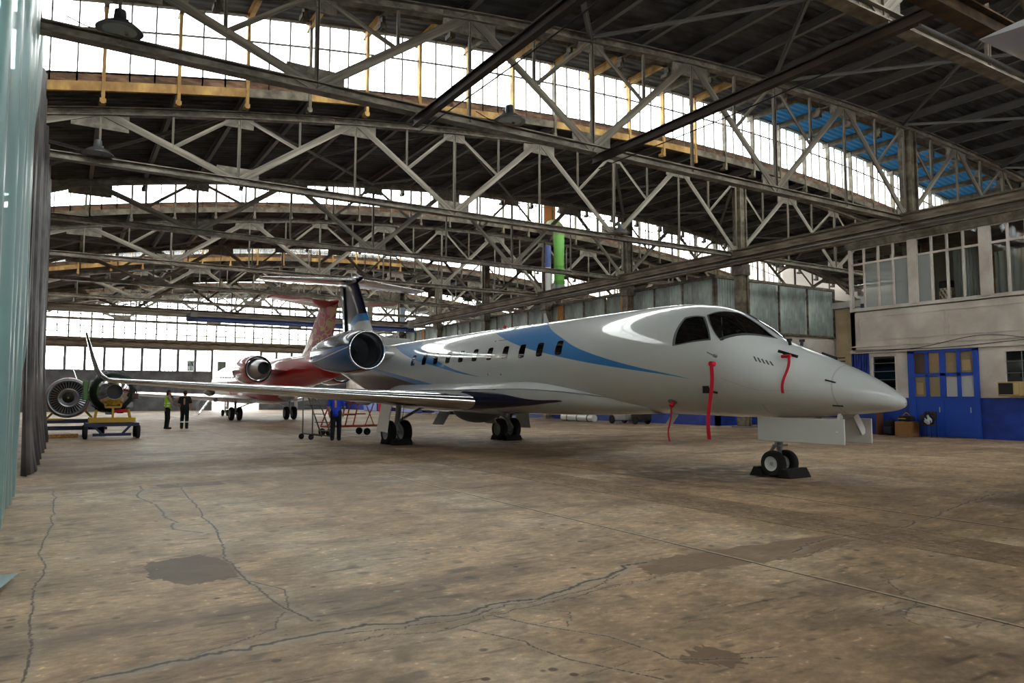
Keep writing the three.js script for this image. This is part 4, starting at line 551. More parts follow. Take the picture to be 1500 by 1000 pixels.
// ================================================================ ENGINES ON STANDS
{
  const s = thing('engine_stand', 'dark blue wheeled stand under the front-facing turbofan engine', 'engine stand', [.35, 0, -33.1]);
  add('frame', merge([bx(2.3, .12, .12, 0, .55, .7), bx(2.3, .12, .12, 0, .55, -.7), bx(.12, .12, 1.5, -1.1, .55, 0), bx(.12, .12, 1.5, 1.1, .55, 0), bx(2.5, .1, .1, 0, .28, .7), bx(2.5, .1, .1, 0, .28, -.7), bx(.12, 1.1, .12, -1.1, .95, .6), bx(.1, .3, .1, 1.1, .4, .7), bx(.1, .3, .1, 1.1, .4, -.7), bx(.1, .3, .1, -1.1, .4, .7)]), M.navyBlue, s);
  add('cradle', merge([bar(V(-.8, .6, .3), V(-.5, .95, .3), .08, .08), bar(V(.8, .6, .3), V(.5, .95, .3), .08, .08), bx(.6, .06, .1, -.5, .64, .72)]), M.yellow, s);
  for (const [x, z] of [[-1.1, .75], [1.1, .75], [-1.1, -.75], [1.1, -.75]]) wheel(s, x, .22, z, .22, .12, M.navyBlue);
  const e = thing('turbofan_engine', 'turbofan engine showing its bladed fan face and grey cowl', 'engine', [.27, 1.45, -33.1]);
  const lz = (pts) => lathe(pts, 48).rotateX(Math.PI / 2);
  add('cowl', lz([[.62, .7], [.68, .78], [.73, .74], [.76, .5], [.76, -.2], [.62, -.9], [.5, -1.1]]), std(0x8d8a88, .35, .7), e);
  add('cowl_ring', lz([[.76, .35], [.775, .3], [.775, .05], [.76, 0]]), M.red, e);
  add('inlet_ring', lz([[.6, .5], [.6, .72], [.64, .8], [.69, .78], [.7, .7]]), M.steel, e);
  add('fan_blades', bladeRing(.34, .6, 36, .5, .5, .026), M.steel, e);
  add('hub_ring', lz([[.34, .56], [.36, .62], [.32, .66], [.28, .6], [.2, .56]]), M.steel, e);
  add('spinner', lz([[.28, .5], [.2, .56], [.1, .6], [.001, .62]]), M.black, e); add('spinner_mark', new THREE.CircleGeometry(.035, 16).translate(0, 0, .625), M.yellow, e);
  add('back_plate', new THREE.CircleGeometry(.62, 40).translate(0, 0, .4), M.black, e);
  const s2 = thing('engine_dolly', 'blue and yellow wheeled dolly under the engine with chrome nozzle', 'engine stand', [1.62, 0, -30.2]);
  add('frame', merge([bx(1.7, .12, .12, 0, .5, .6), bx(1.7, .12, .12, 0, .5, -.6), bx(.12, .12, 1.3, -.75, .5, 0), bx(.12, .12, 1.3, .75, .5, 0), bar(V(-.6, .5, .6), V(-.3, .15, .6), .08, .08), bar(V(.6, .5, .6), V(.3, .15, .6), .08, .08), bx(1.2, .1, .1, 0, .15, .6)]), M.navyBlue, s2);
  add('bed', merge([bx(1.45, .16, .5, 0, .66, .45), bx(1.45, .16, .5, 0, .66, -.45)]), M.yellow, s2);
  add('support', merge([bar(V(-.55, .72, .5), V(-.5, 1.02, .4), .07, .07), bar(V(.55, .72, .5), V(.5, 1.02, .4), .07, .07), bar(V(0, .72, .6), V(0, 1.15, .6), .07, .07), bx(.5, .07, .08, 0, 1.12, .62), bar(V(-.25, 1.12, .62), V(-.25, 1.32, .62), .05, .05), bar(V(.25, 1.12, .62), V(.25, 1.32, .62), .05, .05)]), M.yellow, s2);
  for (const [x, z] of [[-.82, .55], [.82, .55], [-.82, -.55], [.82, -.55]]) wheel(s2, x, .24, z, .24, .14, M.navyBlue);
  const e2 = thing('bare_engine', 'dark uncowled engine with a chrome exhaust nozzle', 'engine', [1.62, 1.66, -30.2]);
  add('casing', lz([[.001, -1.2], [.6, -1.2], [.7, -.9], [.74, -.3], [.72, .2], [.62, .38], [.45, .42]]), std(0x1d2a20, .55, .3), e2);
  add('nozzle', lz([[.56, .3], [.55, .45], [.44, .8], [.27, 1.15], [.25, 1.15], [.25, .9]]), M.chrome, e2); add('exhaust', new THREE.CircleGeometry(.26, 30).translate(0, 0, 1.0), M.black, e2);
  const pipes = []; for (let k = 0; k < 16; k++) { const a = k / 16 * 6.283 + .2; pipes.push(tube([V(Math.cos(a) * .74, Math.sin(a) * .74, -.8), V(Math.cos(a + .1) * .79, Math.sin(a + .1) * .79, -.2), V(Math.cos(a + .3) * .74, Math.sin(a + .3) * .74, .25)], .022, 12, 6)); } add('pipework', merge(pipes), std(0x35523a, .5, .3), e2);
  for (let k = 0; k < 5; k++) add('accessory_box', rbx(.22, .2, .4, .72 * Math.cos(-.3 + k * .5 - 1.9), .72 * Math.sin(-.3 + k * .5 - 1.9), -.3 + .12 * k, .03), k % 2 ? M.dullSteel : std(0x3d2a20, .6), e2);
  add('green_bracket', rbx(.18, .7, .5, -.85, .05, -.2, .04), std(0x4f7a44, .6), e2); add('red_cover', rbx(.5, .12, .3, .3, -.68, .2, .03), M.redTag, e2);
  const b = thing('timber_baulk', 'short timber baulk on the floor beside the blue stand', 'timber'); add('wood', uvm(rbx(1.0, .14, .2, .12, .07, -31.2, .015)), M.osb, b);
}
// ---- curtains along the left
{
  const film = phys(0x9fc3c4, .32, { transmission: .42, thickness: 0, side: THREE.DoubleSide }), far = (v) => -16.2 + 1.6 * Math.pow(1 - v, 1.3);
  const c = thing('plastic_curtain', 'translucent teal plastic sheet curtain hanging in folds at the left', 'curtain');
  add('sheet', grid(150, 36, (u, v) => { const z = -5.5 + (far(v) + 5.5) * u, f = .05 * Math.sin(z * 6.1) + .035 * Math.sin(z * 13.7 + 1.3 + v) + .05 * Math.sin(z * 2.3 + v * 2); return [-.6 + f * (1 - .3 * v) + .06 * Math.pow(1 - v, 4) * Math.sin(z * 4), .02 + 8.6 * v, z]; }), film, c);
  add('top_rail', rod(V(-.6, 8.62, -5), V(-.6, 8.62, -16.2), .04), M.dullSteel, c);
  add('trailing_corner', grid(14, 10, (u, v) => [-.75 + .52 * u - .1 * v * u, .03 + .05 * Math.sin(u * 5 + v * 3) * (1 - u) + .02, -7.5 + .5 * v + .1 * u]), film, c);
  const grey = std(0xffffff, .45, .1, { map: rep(mottle([120, 116, 114], [66, 62, 62], 4, 5, 12), 1, 1), side: THREE.DoubleSide });
  const t = thing('grey_tarpaulin', 'dark grey shiny tarpaulin hanging behind the teal plastic curtain', 'curtain');
  add('sheet', grid(200, 30, (u, v) => { const z = -16.35 - 15.3 * u, f = .09 * Math.sin(z * 3.3) + .05 * Math.sin(z * 8.1 + v * 2) + .03 * Math.sin(z * 19); const flare = Math.pow(1 - v, 5); return [-.62 + f * .7 + flare * .32 * Math.abs(Math.sin(z * 1.7)), .015 + 8.6 * v, z]; }), grey, t);
  const p = thing('blue_strip_curtain', 'narrow pale blue strip hanging at the end of the grey tarpaulin', 'curtain'); add('sheet', grid(24, 10, (u, v) => [-.72 + .03 * Math.sin(u * 20), .4 + 6.2 * v, -31.8 - .4 * u]), std(0x8fa3cc, .5, 0, { side: THREE.DoubleSide }), p);
}
// ---- lamps on the bottom chords
const lampAt = (x, z, label) => { const l = thing('high_bay_lamp', label, 'lamp', [x, hB + .02, z]); add('housing', lathe([[.06, .42], [.1, .4], [.12, .2], [.3, .1], [.42, 0], [.4, -.02], [.3, .0]], 28).translate(0, .1, .32), M.dullSteel, l); add('lens', new THREE.CircleGeometry(.38, 28).rotateX(Math.PI / 2).translate(0, .1, .32), phys(0xb8c0c0, .15, { clearcoat: 1 }), l); add('bracket', merge([bx(.06, .06, .34, 0, .5, .16), bx(.06, .3, .06, .12, .2, .32)]), M.trussDark, l); add('cable', tube([V(-.9, .22, .17), V(-.4, .1, .2), V(0, .45, .3)], .012), M.black, l); };
lampAt(.7, ZK(0), 'round lamp on the bottom chord near the plastic curtain'); lampAt(9.5, ZK(0), 'round lamp on the near truss above the jet engine'); lampAt(.65, ZK(1), 'round lamp on the second truss near the curtain'); lampAt(20.3, ZK(1), 'round lamp on the second truss above the jet cockpit');
// ---- hoist runways and crane near the roof
for (const [x, l] of [[7.1, 'dark hoist rail under the trusses, above the parked jet engine'], [12.6, 'dark hoist rail under the trusses, in line with the jet nose']]) { const r = thing('hoist_rail', l, 'rail', [x, 0, 0]); add('beam', ibar(V(0, hB - .24, ZK(0) - .2), V(0, hB - .24, ZK(-2)), .15, .22, .025), std(0x3a2c24, .7), r); for (let k = -2; k <= 0; k++) add('clamp', bx(.24, .06, .24, 0, hB - .12, ZK(k)), M.trussDark, r); add('cable', tube([V(.05, hB - .5, ZK(0)), V(.05, hB - .56, -11), V(.05, hB - .48, -7.3)], .015), M.black, r); }
{ const c = thing('bridge_crane', 'rusty brown travelling crane bridge under the roof above the jet nose', 'crane', [0, 0, -5.9]); const rust = std(0xffffff, .8, 0, { map: rep(mottle([104, 76, 42], [54, 38, 24], 5, 5, 5), .6) }); add('girder', uvm(merge([ibar(V(5.5, hB - .6, 0), V(23, hB - .6, 0), .26, .34, .03), ibar(V(5.5, hB - .6, .9), V(23, hB - .6, .9), .2, .3, .03)])), rust, c); for (const x of [7.1, 12.6, 20]) add('end_truck', uvm(bx(.3, .06, 1.4, x, hB - .4, .45)), rust, c); add('hoist_body', rbx(1.0, .3, .6, 15.2, hB - .95, .45, .06), std(0x6a645a, .5), c); add('pipe', rod(V(11.6, hB - .9, -.3), V(15.6, hB - .9, -.3), .025), M.dullSteel, c); }
// ---- green duct and boards by a column
{ const d = thing('green_duct', 'bright green ventilation duct rising past the runway beam', 'duct', [27.8, 0, -39.0]); add('pipe', rod(V(0, 8.7, 0), V(0, 12.2, 0), .34, .36, 28), std(0x5f9e3e, .5), d); add('collar', merge([rod(V(0, 8.9, 0), V(0, 9.1, 0), .39, .39, 28), rod(V(0, 10, 0), V(0, 10.06, 0), .38, .38, 28)]), std(0x4d8a34, .5), d); add('foot', rod(V(0, 8.59, 0), V(0, 8.8, 0), .4, .4, 28), M.dullSteel, d); add('elbow', tube([V(0, 12.1, 0), V(0, 12.6, 0), V(-.1, 12.9, -.3), V(-.1, 13, -.9)], .36, 16, 20), std(0x6d7a4c, .7), d);
  const b = thing('blocking_board', 'orange brown board closing a rooflight beside the green duct', 'board', [28.0, 0, ZK(3) + 1.12]); add('sheet', uvm(bx(.9, 2.4, .04, -.2, 13.6, 0)), std(0xa5642e, .8), b);
  const p = thing('blue_white_pipe', 'pipe painted white below and blue above next to the duct', 'pipe', [27.8, 0, -40.3]); add('white_length', rod(V(0, 8.6, 0), V(0, 10.2, 0), .19, .19, 20), M.whitePaint, p); add('blue_length', rod(V(0, 10.2, 0), V(0, 11.7, 0), .19, .19, 20), std(0x5c6fae, .6), p); }
{ const g = thing('suspended_grey_pipe', 'short pale pipe standing above the far partition', 'pipe', [27.8, 0, -65]); add('pipe', rod(V(0, 8.59, 0), V(0, 10, 0), .24, .28, 18), std(0x9fb0bd, .5), g); }
// ---- far crane bridge
{ const c = thing('far_crane_bridge', 'long dark blue and brown crane girder hanging in the far bays', 'crane', [0, 0, -62]); add('girder', uvm(ibar(V(-5, 8.0, 0), V(27, 8.0, 0), .5, .6, .04)), M.wood, c); add('second_girder', ibar(V(8, 7.45, 1.6), V(27, 7.45, 1.6), .4, .4, .04), std(0x3d4a7c, .6), c); add('end_truck', bx(.5, .4, 2.4, 26.5, 7.75, .8), M.trussDark, c); add('end_truck', bx(.5, .4, 2.4, 8.5, 7.75, .8), M.trussDark, c); }
// ---- work stand under the belly
{ const s = thing('orange_work_stand', 'orange tubular work stand on small wheels under the jet belly', 'work stand', [9.9, 0, -27.6], .1); const r = .028;
  add('frame', merge([rod(V(-1.3, .35, .35), V(1.5, .35, .35), r), rod(V(-1.3, .35, -.35), V(1.5, .35, -.35), r), rod(V(-1.3, .35, -.35), V(-1.3, .35, .35), r), rod(V(.2, .35, -.35), V(.2, .35, .35), r), rod(V(1.5, .35, -.35), V(1.5, .35, .35), r), rod(V(-1.3, .35, .35), V(-.9, 1.4, .35), r), rod(V(-.3, .35, .35), V(-.05, 1.4, .35), r), rod(V(-1.3, .35, -.35), V(-.9, 1.4, -.35), r), rod(V(-.3, .35, -.35), V(-.05, 1.4, -.35), r), rod(V(-.95, 1.25, .35), V(-.1, 1.25, .35), r), rod(V(-1.15, .8, .35), V(-.2, .8, .35), r), rod(V(.2, .35, .35), V(.6, 1.3, .35), r * .7), rod(V(.6, .35, .35), V(.2, 1.3, .35), r * .7), rod(V(.2, 1.3, .35), V(.6, 1.3, .35), r)]), M.orange, s);
  for (const [x, z] of [[-1.25, .35], [.3, .35], [-1.25, -.35], [.3, -.35], [1.5, 0]]) { const t = wheel(s, 0, 0, 0, .14, .08, M.black); t.rotation.y = Math.PI / 2; t.position.set(x, .14, z); }
  add('tow_bar', merge([rod(V(1.5, .3, 0), V(2.2, .22, 0), .025), rod(V(2.2, .22, -.1), V(2.2, .22, .1), .025)]), M.orange, s); add('toe_board', bx(1.3, .04, .6, -.4, .82, 0), M.orange, s); }
// ---- mobile steps beside the man in blue
{ const s = thing('mobile_steps', 'dark metal mobile steps beside the man in the blue shirt', 'steps', [7.75, 0, -25.7], .3); const r = .024, l = []; for (const z of [-.3, .3]) l.push(rod(V(-.35, .1, z), V(-.35, 1.75, z), r), rod(V(.45, .05, z), V(-.2, 1.6, z), r), rod(V(-.35, .2, z), V(.45, .08, z), r), rod(V(-.35, 1.2, z), V(.1, 1.2, z), r)); for (let k = 0; k < 5; k++) l.push(bx(.2, .025, .58, .36 - k * .13, .28 + k * .3, 0)); l.push(rod(V(-.35, 1.75, -.3), V(-.35, 1.75, .3), r)); add('frame', merge(l), M.trussDark, s); for (const z of [-.3, .3]) { const t = wheel(s, 0, 0, 0, .1, .06, M.black); t.rotation.y = Math.PI / 2; t.position.set(-.4, .1, z); } }
// ---- things along the partition
const cab = (label, p, w, h, d, mat, n) => { const c = thing('metal_cabinet', label, 'cabinet', p); add('case', rbx(d, h, w, 0, h / 2 + .05, 0, .015), mat, c); for (let k = 0; k < n; k++) { const dr = add('door', rbx(.02, h - .1, w / n - .04, -d / 2 - .01, h / 2 + .05, -w / 2 + (k + .5) * w / n, .006), mat, c); add('handle', bx(.03, .14, .02, -d / 2 - .035, h / 2 + .05, -w / 2 + (k + .85) * w / n), M.steel, dr); } add('plinth', bx(d - .06, .06, w - .06, 0, .03, 0), M.black, c); };
cab('wide blue metal cabinet against the partition, left of the drawer rack', [27.4, 0, -62.2], 4.2, 1.5, .7, std(0x5b79c4, .5), 4); cab('second blue metal cabinet close to the fire extinguisher', [27.4, 0, -71.3], 3.6, 1.6, .7, std(0x4f6dbb, .5), 3); cab('dark blue narrow cabinet beside the drawer rack', [27.4, 0, -55.6], .9, 1.5, .7, std(0x21389a, .5), 1);
{ const r = thing('drawer_rack', 'black rack with white drawer fronts beside blue cabinets', 'rack', [27.4, 0, -54.2]); add('case', bx(.6, 1.4, 1.3, 0, .72, 0), M.black, r); for (let k = 0; k < 4; k++) add('drawer', rbx(.03, .2, 1.15, -.31, .3 + k * .3, 0, .01), std(0xc9c7c0, .6), r); }
{ const f = thing('fire_extinguisher', 'large red wheeled fire extinguisher near the blue cabinets', 'extinguisher', [26.4, 0, -66.8]); add('cylinder', lathe([[.001, 0], [.2, .02], [.22, .1], [.22, 1.0], [.16, 1.15], [.06, 1.2], [.05, 1.3], [.001, 1.32]], 24), M.redTag, f); add('valve', merge([bx(.1, .1, .1, 0, 1.36, 0), tube([V(.05, 1.35, 0), V(.35, 1.2, .05), V(.3, .6, .1)], .02)]), M.black, f); add('box', rbx(.4, .5, .5, 0, 1.2, -.9, .02), M.redTag, f); const t = wheel(f, 0, .14, .22, .14, .06, M.black); }
{ const g = thing('ground_cart', 'low grey equipment cart parked by the blue dado', 'cart', [26.6, 0, -31.2]); add('body', rbx(.9, .42, 1.3, 0, .42, 0, .04), std(0x9c9c98, .5, .2), g); add('top_tray', rbx(1.0, .05, 1.5, 0, .68, 0, .02), M.greyPaint, g); add('motor', rbx(.7, .45, .9, .1, .42, 1.3, .05), M.black, g); add('red_post', bx(.12, .5, .12, -.1, .85, 1.5), M.redTag, g); for (const [x, z] of [[-.45, -.5], [.45, -.5], [-.45, 1.4], [.45, 1.4]]) wheel(g, x, .24, z, .24, .12, M.black); }
{ const g = thing('tow_tractor', 'small dark red and blue tug parked behind the grey cart', 'tug', [26.3, 0, -43]); add('body', rbx(1.1, .5, 2.0, 0, .5, 0, .06), M.navyBlue, g); add('bonnet', rbx(1.0, .3, .9, 0, .8, -.5, .05), std(0x7c2026, .5), g); for (const [x, z] of [[-.5, -.6], [.5, -.6], [-.5, .7], [.5, .7]]) wheel(g, x, .28, z, .28, .16, M.black); add('seat', rbx(.5, .4, .15, 0, .95, .5, .04), M.black, g); }
{ const g = thing('fabric_roll', 'long white rolled cover lying on the floor by the partition', 'roll', [26.5, 0, -35.2]); add('roll', merge([rod(V(0, .22, -1.6), V(0, .22, 1.5), .22, .2, 20)]), M.whitePaint, g); for (const z of [-1, 0, 1]) add('strap', rod(V(0, .22, z - .03), V(0, .22, z + .03), .225, .225, 20), M.black, g); }
// ---- by the office wall
{ const b = thing('backpack', 'black backpack standing against the blue office wall', 'backpack', [27.4, 0, -16.4]); add('body', rbx(.3, .58, .4, 0, .3, 0, .1), M.darkCloth, b); add('pocket', rbx(.12, .3, .32, -.19, .2, 0, .05), M.darkCloth, b); add('strap', tube([V(0, .56, -.08), V(0, .66, 0), V(0, .56, .08)], .016), M.darkCloth, b);
  const c = thing('cardboard_box', 'brown cardboard box on the floor next to the backpack', 'box', [27.35, 0, -15.75]); add('carton', uvm(rbx(.55, .55, .62, 0, .275, 0, .01)), std(0x8a6036, .9), c); add('tape', bx(.56, .012, .07, 0, .552, 0), std(0xb89a5c, .5), c);
  const t = thing('tool_bag', 'black and yellow tool bag lying on the cardboard box', 'bag', [27.35, .56, -15.75]); add('body', rbx(.36, .22, .5, 0, .11, 0, .08), M.darkCloth, t); add('handle', tube([V(0, .2, -.15), V(0, .32, 0), V(0, .2, .15)], .016), M.yellow, t); add('trim', rbx(.37, .03, .3, 0, .1, -.08, .01), M.yellow, t);
  const p = thing('plywood_sheet', 'reddish brown board leaning behind the backpack', 'board', [27.55, 0, -16.9]); add('sheet', bar(V(-.1, 0, 0), V(.02, .95, 0), .5, .03, V(0, 0, 1)), std(0x6a3a26, .8), p);
  const s = thing('chair', 'small dark metal chair against the blue double door', 'chair', [27.3, 0, -14.9]); add('seat', rbx(.42, .04, .42, 0, .45, 0, .015), std(0x3a2620, .7), s); add('backrest', rbx(.03, .3, .4, .2, .8, 0, .015), std(0x4a3024, .7), s); for (const [x, z] of [[-.18, -.18], [-.18, .18], [.19, -.18], [.19, .18]]) add('leg', rod(V(x, 0, z), V(x, x > 0 ? .95 : .45, z), .012), M.black, s);
  const g = thing('clothes_bundle', 'bundle of black and white clothes lying on the chair', 'bundle', [27.24, .48, -14.9]); add('dark_cloth', grid(20, 16, (u, v) => { const a = u * 6.283, b = v * Math.PI, r = .22 + .04 * Math.sin(a * 5 + b * 4) + .03 * Math.sin(a * 9); return [r * Math.sin(b) * Math.cos(a) * .9, .2 + r * .95 * Math.cos(b), r * Math.sin(b) * Math.sin(a)]; }), M.darkCloth, g); add('white_cloth', grid(18, 14, (u, v) => { const a = u * 6.283, b = v * Math.PI, r = .15 + .03 * Math.sin(a * 4 + b * 5); return [-.1 + r * Math.sin(b) * Math.cos(a) * .8, .17 + r * Math.cos(b), .07 + r * .8 * Math.sin(b) * Math.sin(a)]; }), std(0xc9ccd4, .9), g); }
{ // things seen in the upper office windows
  const b = thing('shopping_bag', 'white and blue carrier bag standing inside the upper office window', 'bag', [28.15, 5.07, -17.65]); add('upper', bx(.2, .3, .5, 0, .4, 0), M.whitePaint, b); add('lower', bx(.2, .25, .5, 0, .125, 0), std(0x1a2560, .7), b); add('handle', tube([V(-.1, .55, -.12), V(-.1, .72, 0), V(-.1, .55, .12)], .012), M.greyPaint, b);
  const k = thing('flowery_bag', 'flowery bag with a dark top inside the upper office window', 'bag', [28.2, 5.07, -14.5]); add('body', rbx(.3, .5, .46, 0, .25, 0, .06), std(0xffffff, .8, 0, { map: canvasTex(128, 128, (c) => { c.fillStyle = '#d8d2c4'; c.fillRect(0, 0, 128, 128); for (let q = 0; q < 30; q++) { c.fillStyle = ['#8e2432', '#5b7a3c', '#b0483c'][q % 3]; c.beginPath(); c.arc((q * 47) % 128, (q * 71) % 128, 9, 0, 7); c.fill(); } }) }), k); add('dark_top', rbx(.32, .3, .48, 0, .62, 0, .08), M.black, k);
  const d = thing('wooden_cupboard', 'brown wooden cupboard inside the upper office room', 'cupboard', [31, 5.07, -14.6]); add('case', rbx(.6, 1.9, 1.4, 0, .95, 0, .02), std(0x8a5a30, .7), d); add('door', rbx(.02, 1.7, .66, -.31, .95, -.34, .01), std(0x946338, .7), d); add('door', rbx(.02, 1.7, .66, -.31, .95, .34, .01), std(0x946338, .7), d); }

// ================================================================ PEOPLE
function field(bones, cell, blend) {                       // surface nets over a smooth union of tapered capsules
  const lo = V(1e9, 1e9, 1e9), hi = V(-1e9, -1e9, -1e9); for (const [a, b, r, s] of bones) for (const [p, q] of [[a, r], [b, s]]) { lo.min(V(p[0] - q, p[1] - q, p[2] - q)); hi.max(V(p[0] + q, p[1] + q, p[2] + q)); } lo.subScalar(2 * cell + blend); hi.addScalar(2 * cell + blend);
  const n = [0, 1, 2].map((k) => Math.ceil((hi.getComponent(k) - lo.getComponent(k)) / cell)), D = new Float32Array(n[0] * n[1] * n[2]);
  const sd = (x, y, z) => { let d = 1e9; for (const [a, b, r, s] of bones) { const ux = b[0] - a[0], uy = b[1] - a[1], uz = b[2] - a[2], L = ux * ux + uy * uy + uz * uz || 1e-9; let t = ((x - a[0]) * ux + (y - a[1]) * uy + (z - a[2]) * uz) / L; t = Math.min(1, Math.max(0, t)); const e = Math.hypot(x - a[0] - ux * t, y - a[1] - uy * t, z - a[2] - uz * t) - (r + (s - r) * t); const h = Math.max(0, blend - Math.abs(d - e)) / blend; d = Math.min(d, e) - h * h * blend * .25; } return d; };
  for (let k = 0; k < n[2]; k++) for (let j = 0; j < n[1]; j++) for (let i = 0; i < n[0]; i++) D[i + n[0] * (j + n[1] * k)] = sd(lo.x + i * cell, lo.y + j * cell, lo.z + k * cell);
  const id = (i, j, k) => i + n[0] * (j + n[1] * k), idx = new Int32Array(D.length).fill(-1), P = [], I = [];
  for (let k = 0; k < n[2] - 1; k++) for (let j = 0; j < n[1] - 1; j++) for (let i = 0; i < n[0] - 1; i++) { let c = 0, x = 0, y = 0, z = 0; const v = [0, 1, 2, 3, 4, 5, 6, 7].map((q) => D[id(i + (q & 1), j + (q >> 1 & 1), k + (q >> 2))]); for (const [a, b] of [[0, 1], [2, 3], [4, 5], [6, 7], [0, 2], [1, 3], [4, 6], [5, 7], [0, 4], [1, 5], [2, 6], [3, 7]]) if ((v[a] < 0) !== (v[b] < 0)) { const t = v[a] / (v[a] - v[b]); x += (a & 1) + ((b & 1) - (a & 1)) * t; y += (a >> 1 & 1) + ((b >> 1 & 1) - (a >> 1 & 1)) * t; z += (a >> 2) + ((b >> 2) - (a >> 2)) * t; c++; } if (c) { idx[id(i, j, k)] = P.length / 3; P.push(lo.x + (i + x / c) * cell, lo.y + (j + y / c) * cell, lo.z + (k + z / c) * cell); } }
  const quad = (a, b, c, d, f) => { if (a < 0 || b < 0 || c < 0 || d < 0) return; f ? I.push(a, b, c, a, c, d) : I.push(a, c, b, a, d, c); };
  for (let k = 1; k < n[2] - 1; k++) for (let j = 1; j < n[1] - 1; j++) for (let i = 1; i < n[0] - 1; i++) { const s = D[id(i, j, k)] < 0; if (s !== D[id(i + 1, j, k)] < 0) quad(idx[id(i, j - 1, k - 1)], idx[id(i, j, k - 1)], idx[id(i, j, k)], idx[id(i, j - 1, k)], s); if (s !== D[id(i, j + 1, k)] < 0) quad(idx[id(i - 1, j, k - 1)], idx[id(i - 1, j, k)], idx[id(i, j, k)], idx[id(i, j, k - 1)], s); if (s !== D[id(i, j, k + 1)] < 0) quad(idx[id(i - 1, j - 1, k)], idx[id(i, j - 1, k)], idx[id(i, j, k)], idx[id(i - 1, j, k)], s); }
  const g = new THREE.BufferGeometry(); g.setAttribute('position', new THREE.Float32BufferAttribute(P, 3)); g.setIndex(I); g.computeVertexNormals(); return g;
}
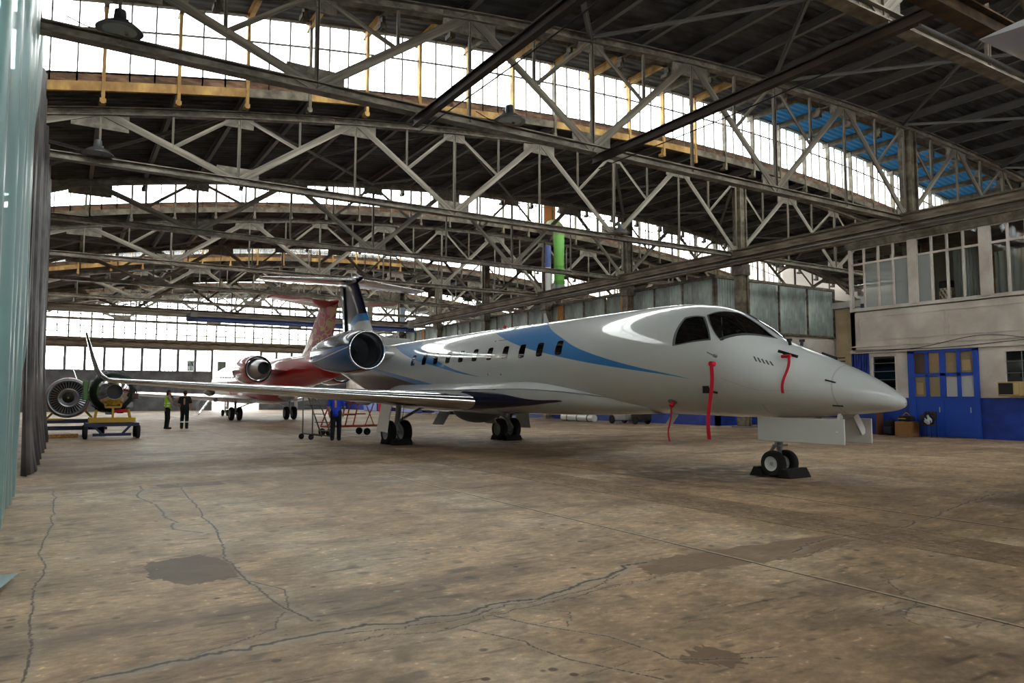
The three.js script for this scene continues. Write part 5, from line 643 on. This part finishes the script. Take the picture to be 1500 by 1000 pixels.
function person(label, p, turn, o) {                       // facing +z; right hand = -x
  const g = thing('person', label, 'person', p, turn), hd = o.head || [0, 1.64, .02], S = (s, x) => s * x;
  const arms = o.arms.map(([e, w], i) => { const s = i ? 1 : -1; return [[s * .19, 1.42, 0], e, w]; }), mirror = [-1, 1];
  const legs = mirror.map((s) => [[s * .09, .92, 0], [s * .105, .5, .02], [s * .11, .09, -.02]]);
  const fingers = []; arms.forEach(([, e, w]) => { const d = V(w[0] - e[0], w[1] - e[1], w[2] - e[2]).normalize(), side = V(0, 0, 1).addScaledVector(d, -d.z).normalize(), pt = (a, b) => [w[0] + d.x * a + side.x * b, w[1] + d.y * a + side.y * b, w[2] + d.z * a + side.z * b]; fingers.push([w, pt(.08, 0), .03, .036]); [-.03, -.01, .01, .03].forEach((b, k) => fingers.push([pt(.08, b), pt(.15 + .012 * (k % 3), b * 1.15), .0105, .008])); fingers.push([pt(.03, .03), pt(.08, .065), .012, .009]); });
  add('body', field([[[0, 1.48, 0], hd.map((v, i) => v - [0, .09, 0][i]), .055, .055], [[hd[0], hd[1] - .05, hd[2] + .02], [hd[0], hd[1] + .04, hd[2]], .075, .09], [[hd[0], hd[1] - .03, hd[2] + .1], [hd[0], hd[1] - .06, hd[2] + .1], .014, .018], [[hd[0] - .085, hd[1] - .02, hd[2]], [hd[0] - .09, hd[1] + .02, hd[2] - .01], .015, .018], [[hd[0] + .085, hd[1] - .02, hd[2]], [hd[0] + .09, hd[1] + .02, hd[2] - .01], .015, .018], [[0, 1.35, 0], [0, 1.0, 0], .12, .12], [[-.15, 1.42, 0], [.15, 1.42, 0], .055, .055], ...arms.flatMap(([a, b, c]) => [[a, b, .05, .042], [b, c, .042, .03]]), ...fingers, ...legs.flatMap(([a, b, c]) => [[a, b, .08, .055], [b, c, .055, .04]])], .014, .03), M.skin, g);
  add('hair', field([[[hd[0], hd[1] + .035, hd[2] - .025], [hd[0], hd[1] + .06, hd[2] - .01], .093, .085], [[hd[0], hd[1] - .03, hd[2] - .06], [hd[0], hd[1] + .02, hd[2] - .04], .06, .07]], .012, .03), std(o.hair, .8), g);
  const sl = o.sleeve, top = [[[-.16, 1.42, 0], [.16, 1.42, 0], .075, .075], [[-.06, 1.36, .01], [-.05, .98, .01], .125, .125], [[.06, 1.36, .01], [.05, .98, .01], .125, .125], [[0, 1.0, 0], [0, .92, 0], .15, .15]];
  arms.forEach(([a, b, c]) => { if (sl > .5) { top.push([a, b, .066, .056], [b, b.map((v, i) => v + (c[i] - v) * .9), .056, .043]); } else top.push([a, a.map((v, i) => v + (b[i] - v) * .75), .07, .064]); });
  add('shirt', field(top, .014, .04), o.shirt, g);
  if (o.vest) { const v = add('vest', field([[[-.13, 1.41, 0], [.13, 1.41, 0], .088, .088], [[-.06, 1.36, .01], [-.055, .97, .01], .14, .142], [[.06, 1.36, .01], [.055, .97, .01], .14, .142]], .014, .04), o.vest, g); for (const y of [1.06, 1.18]) add('reflective_band', lathe([[1, -.025], [1, .025]], 32).scale(.205, 1, .152).translate(0, y, .01), std(0xe8ecec, .3, .3), v); }
  const tr = add('trousers', field([[[-.06, .98, 0], [.06, .98, 0], .13, .13], ...legs.flatMap(([a, b, c]) => [[[a[0], .93, 0], b, .105, .08], [b, [c[0], .07, c[2]], .08, .07]])], .014, .04), o.trousers, g);
  if (o.bands) legs.forEach(([, , c]) => add('reflective_band', lathe([[.083, -.03], [.083, .03]], 24).translate(c[0], .32, c[2] + .01), std(0xe8ecec, .3, .3), tr));
  legs.forEach(([, , c]) => add('shoe', field([[[c[0], .05, c[2] - .04], [c[0] * 1.1, .04, c[2] + .15], .05, .042]], .012, .03), M.black, g));
  if (o.cap) add('cap', field([[[hd[0], hd[1] + .07, hd[2] - .01], [hd[0], hd[1] + .085, hd[2]], .092, .085], [[hd[0] - .05, hd[1] + .06, hd[2] + .12], [hd[0] + .05, hd[1] + .06, hd[2] + .12], .016, .016]], .012, .03), M.darkCloth, g);
}
person('person in a yellow-green reflective vest and dark trousers, reaching to a colleague', [4.25, 0, -37.2], 1.75, { arms: [[[-.3, 1.2, .12], [-.2, 1.12, .3]], [[.24, 1.25, .22], [.2, 1.38, .46]]], head: [0, 1.63, .05], hair: 0x2a1d16, sleeve: 1, shirt: std(0x8d8578, .9), vest: std(0xa6d81e, .7), trousers: M.darkCloth, cap: true });
person('person in dark overalls with pale reflective leg bands, seen from behind', [4.95, 0, -36.9], Math.PI - .35, { arms: [[[-.27, 1.15, .02], [-.22, .98, .2]], [[.27, 1.15, .02], [.22, .98, .2]]], hair: 0x1d1714, sleeve: 0, shirt: M.darkCloth, trousers: M.darkCloth, bands: true });
person('person in a blue T-shirt and dark trousers beside the mobile steps', [8.05, 0, -24.45], Math.PI - .5, { arms: [[[-.27, 1.14, .04], [-.22, .92, .18]], [[.27, 1.14, .03], [.25, .9, .14]]], head: [0, 1.63, .03], hair: 0x1a1512, sleeve: 0, shirt: std(0x1c3fc0, .8), trousers: std(0x181c2c, .9) });

renderer.render(scene, camera);
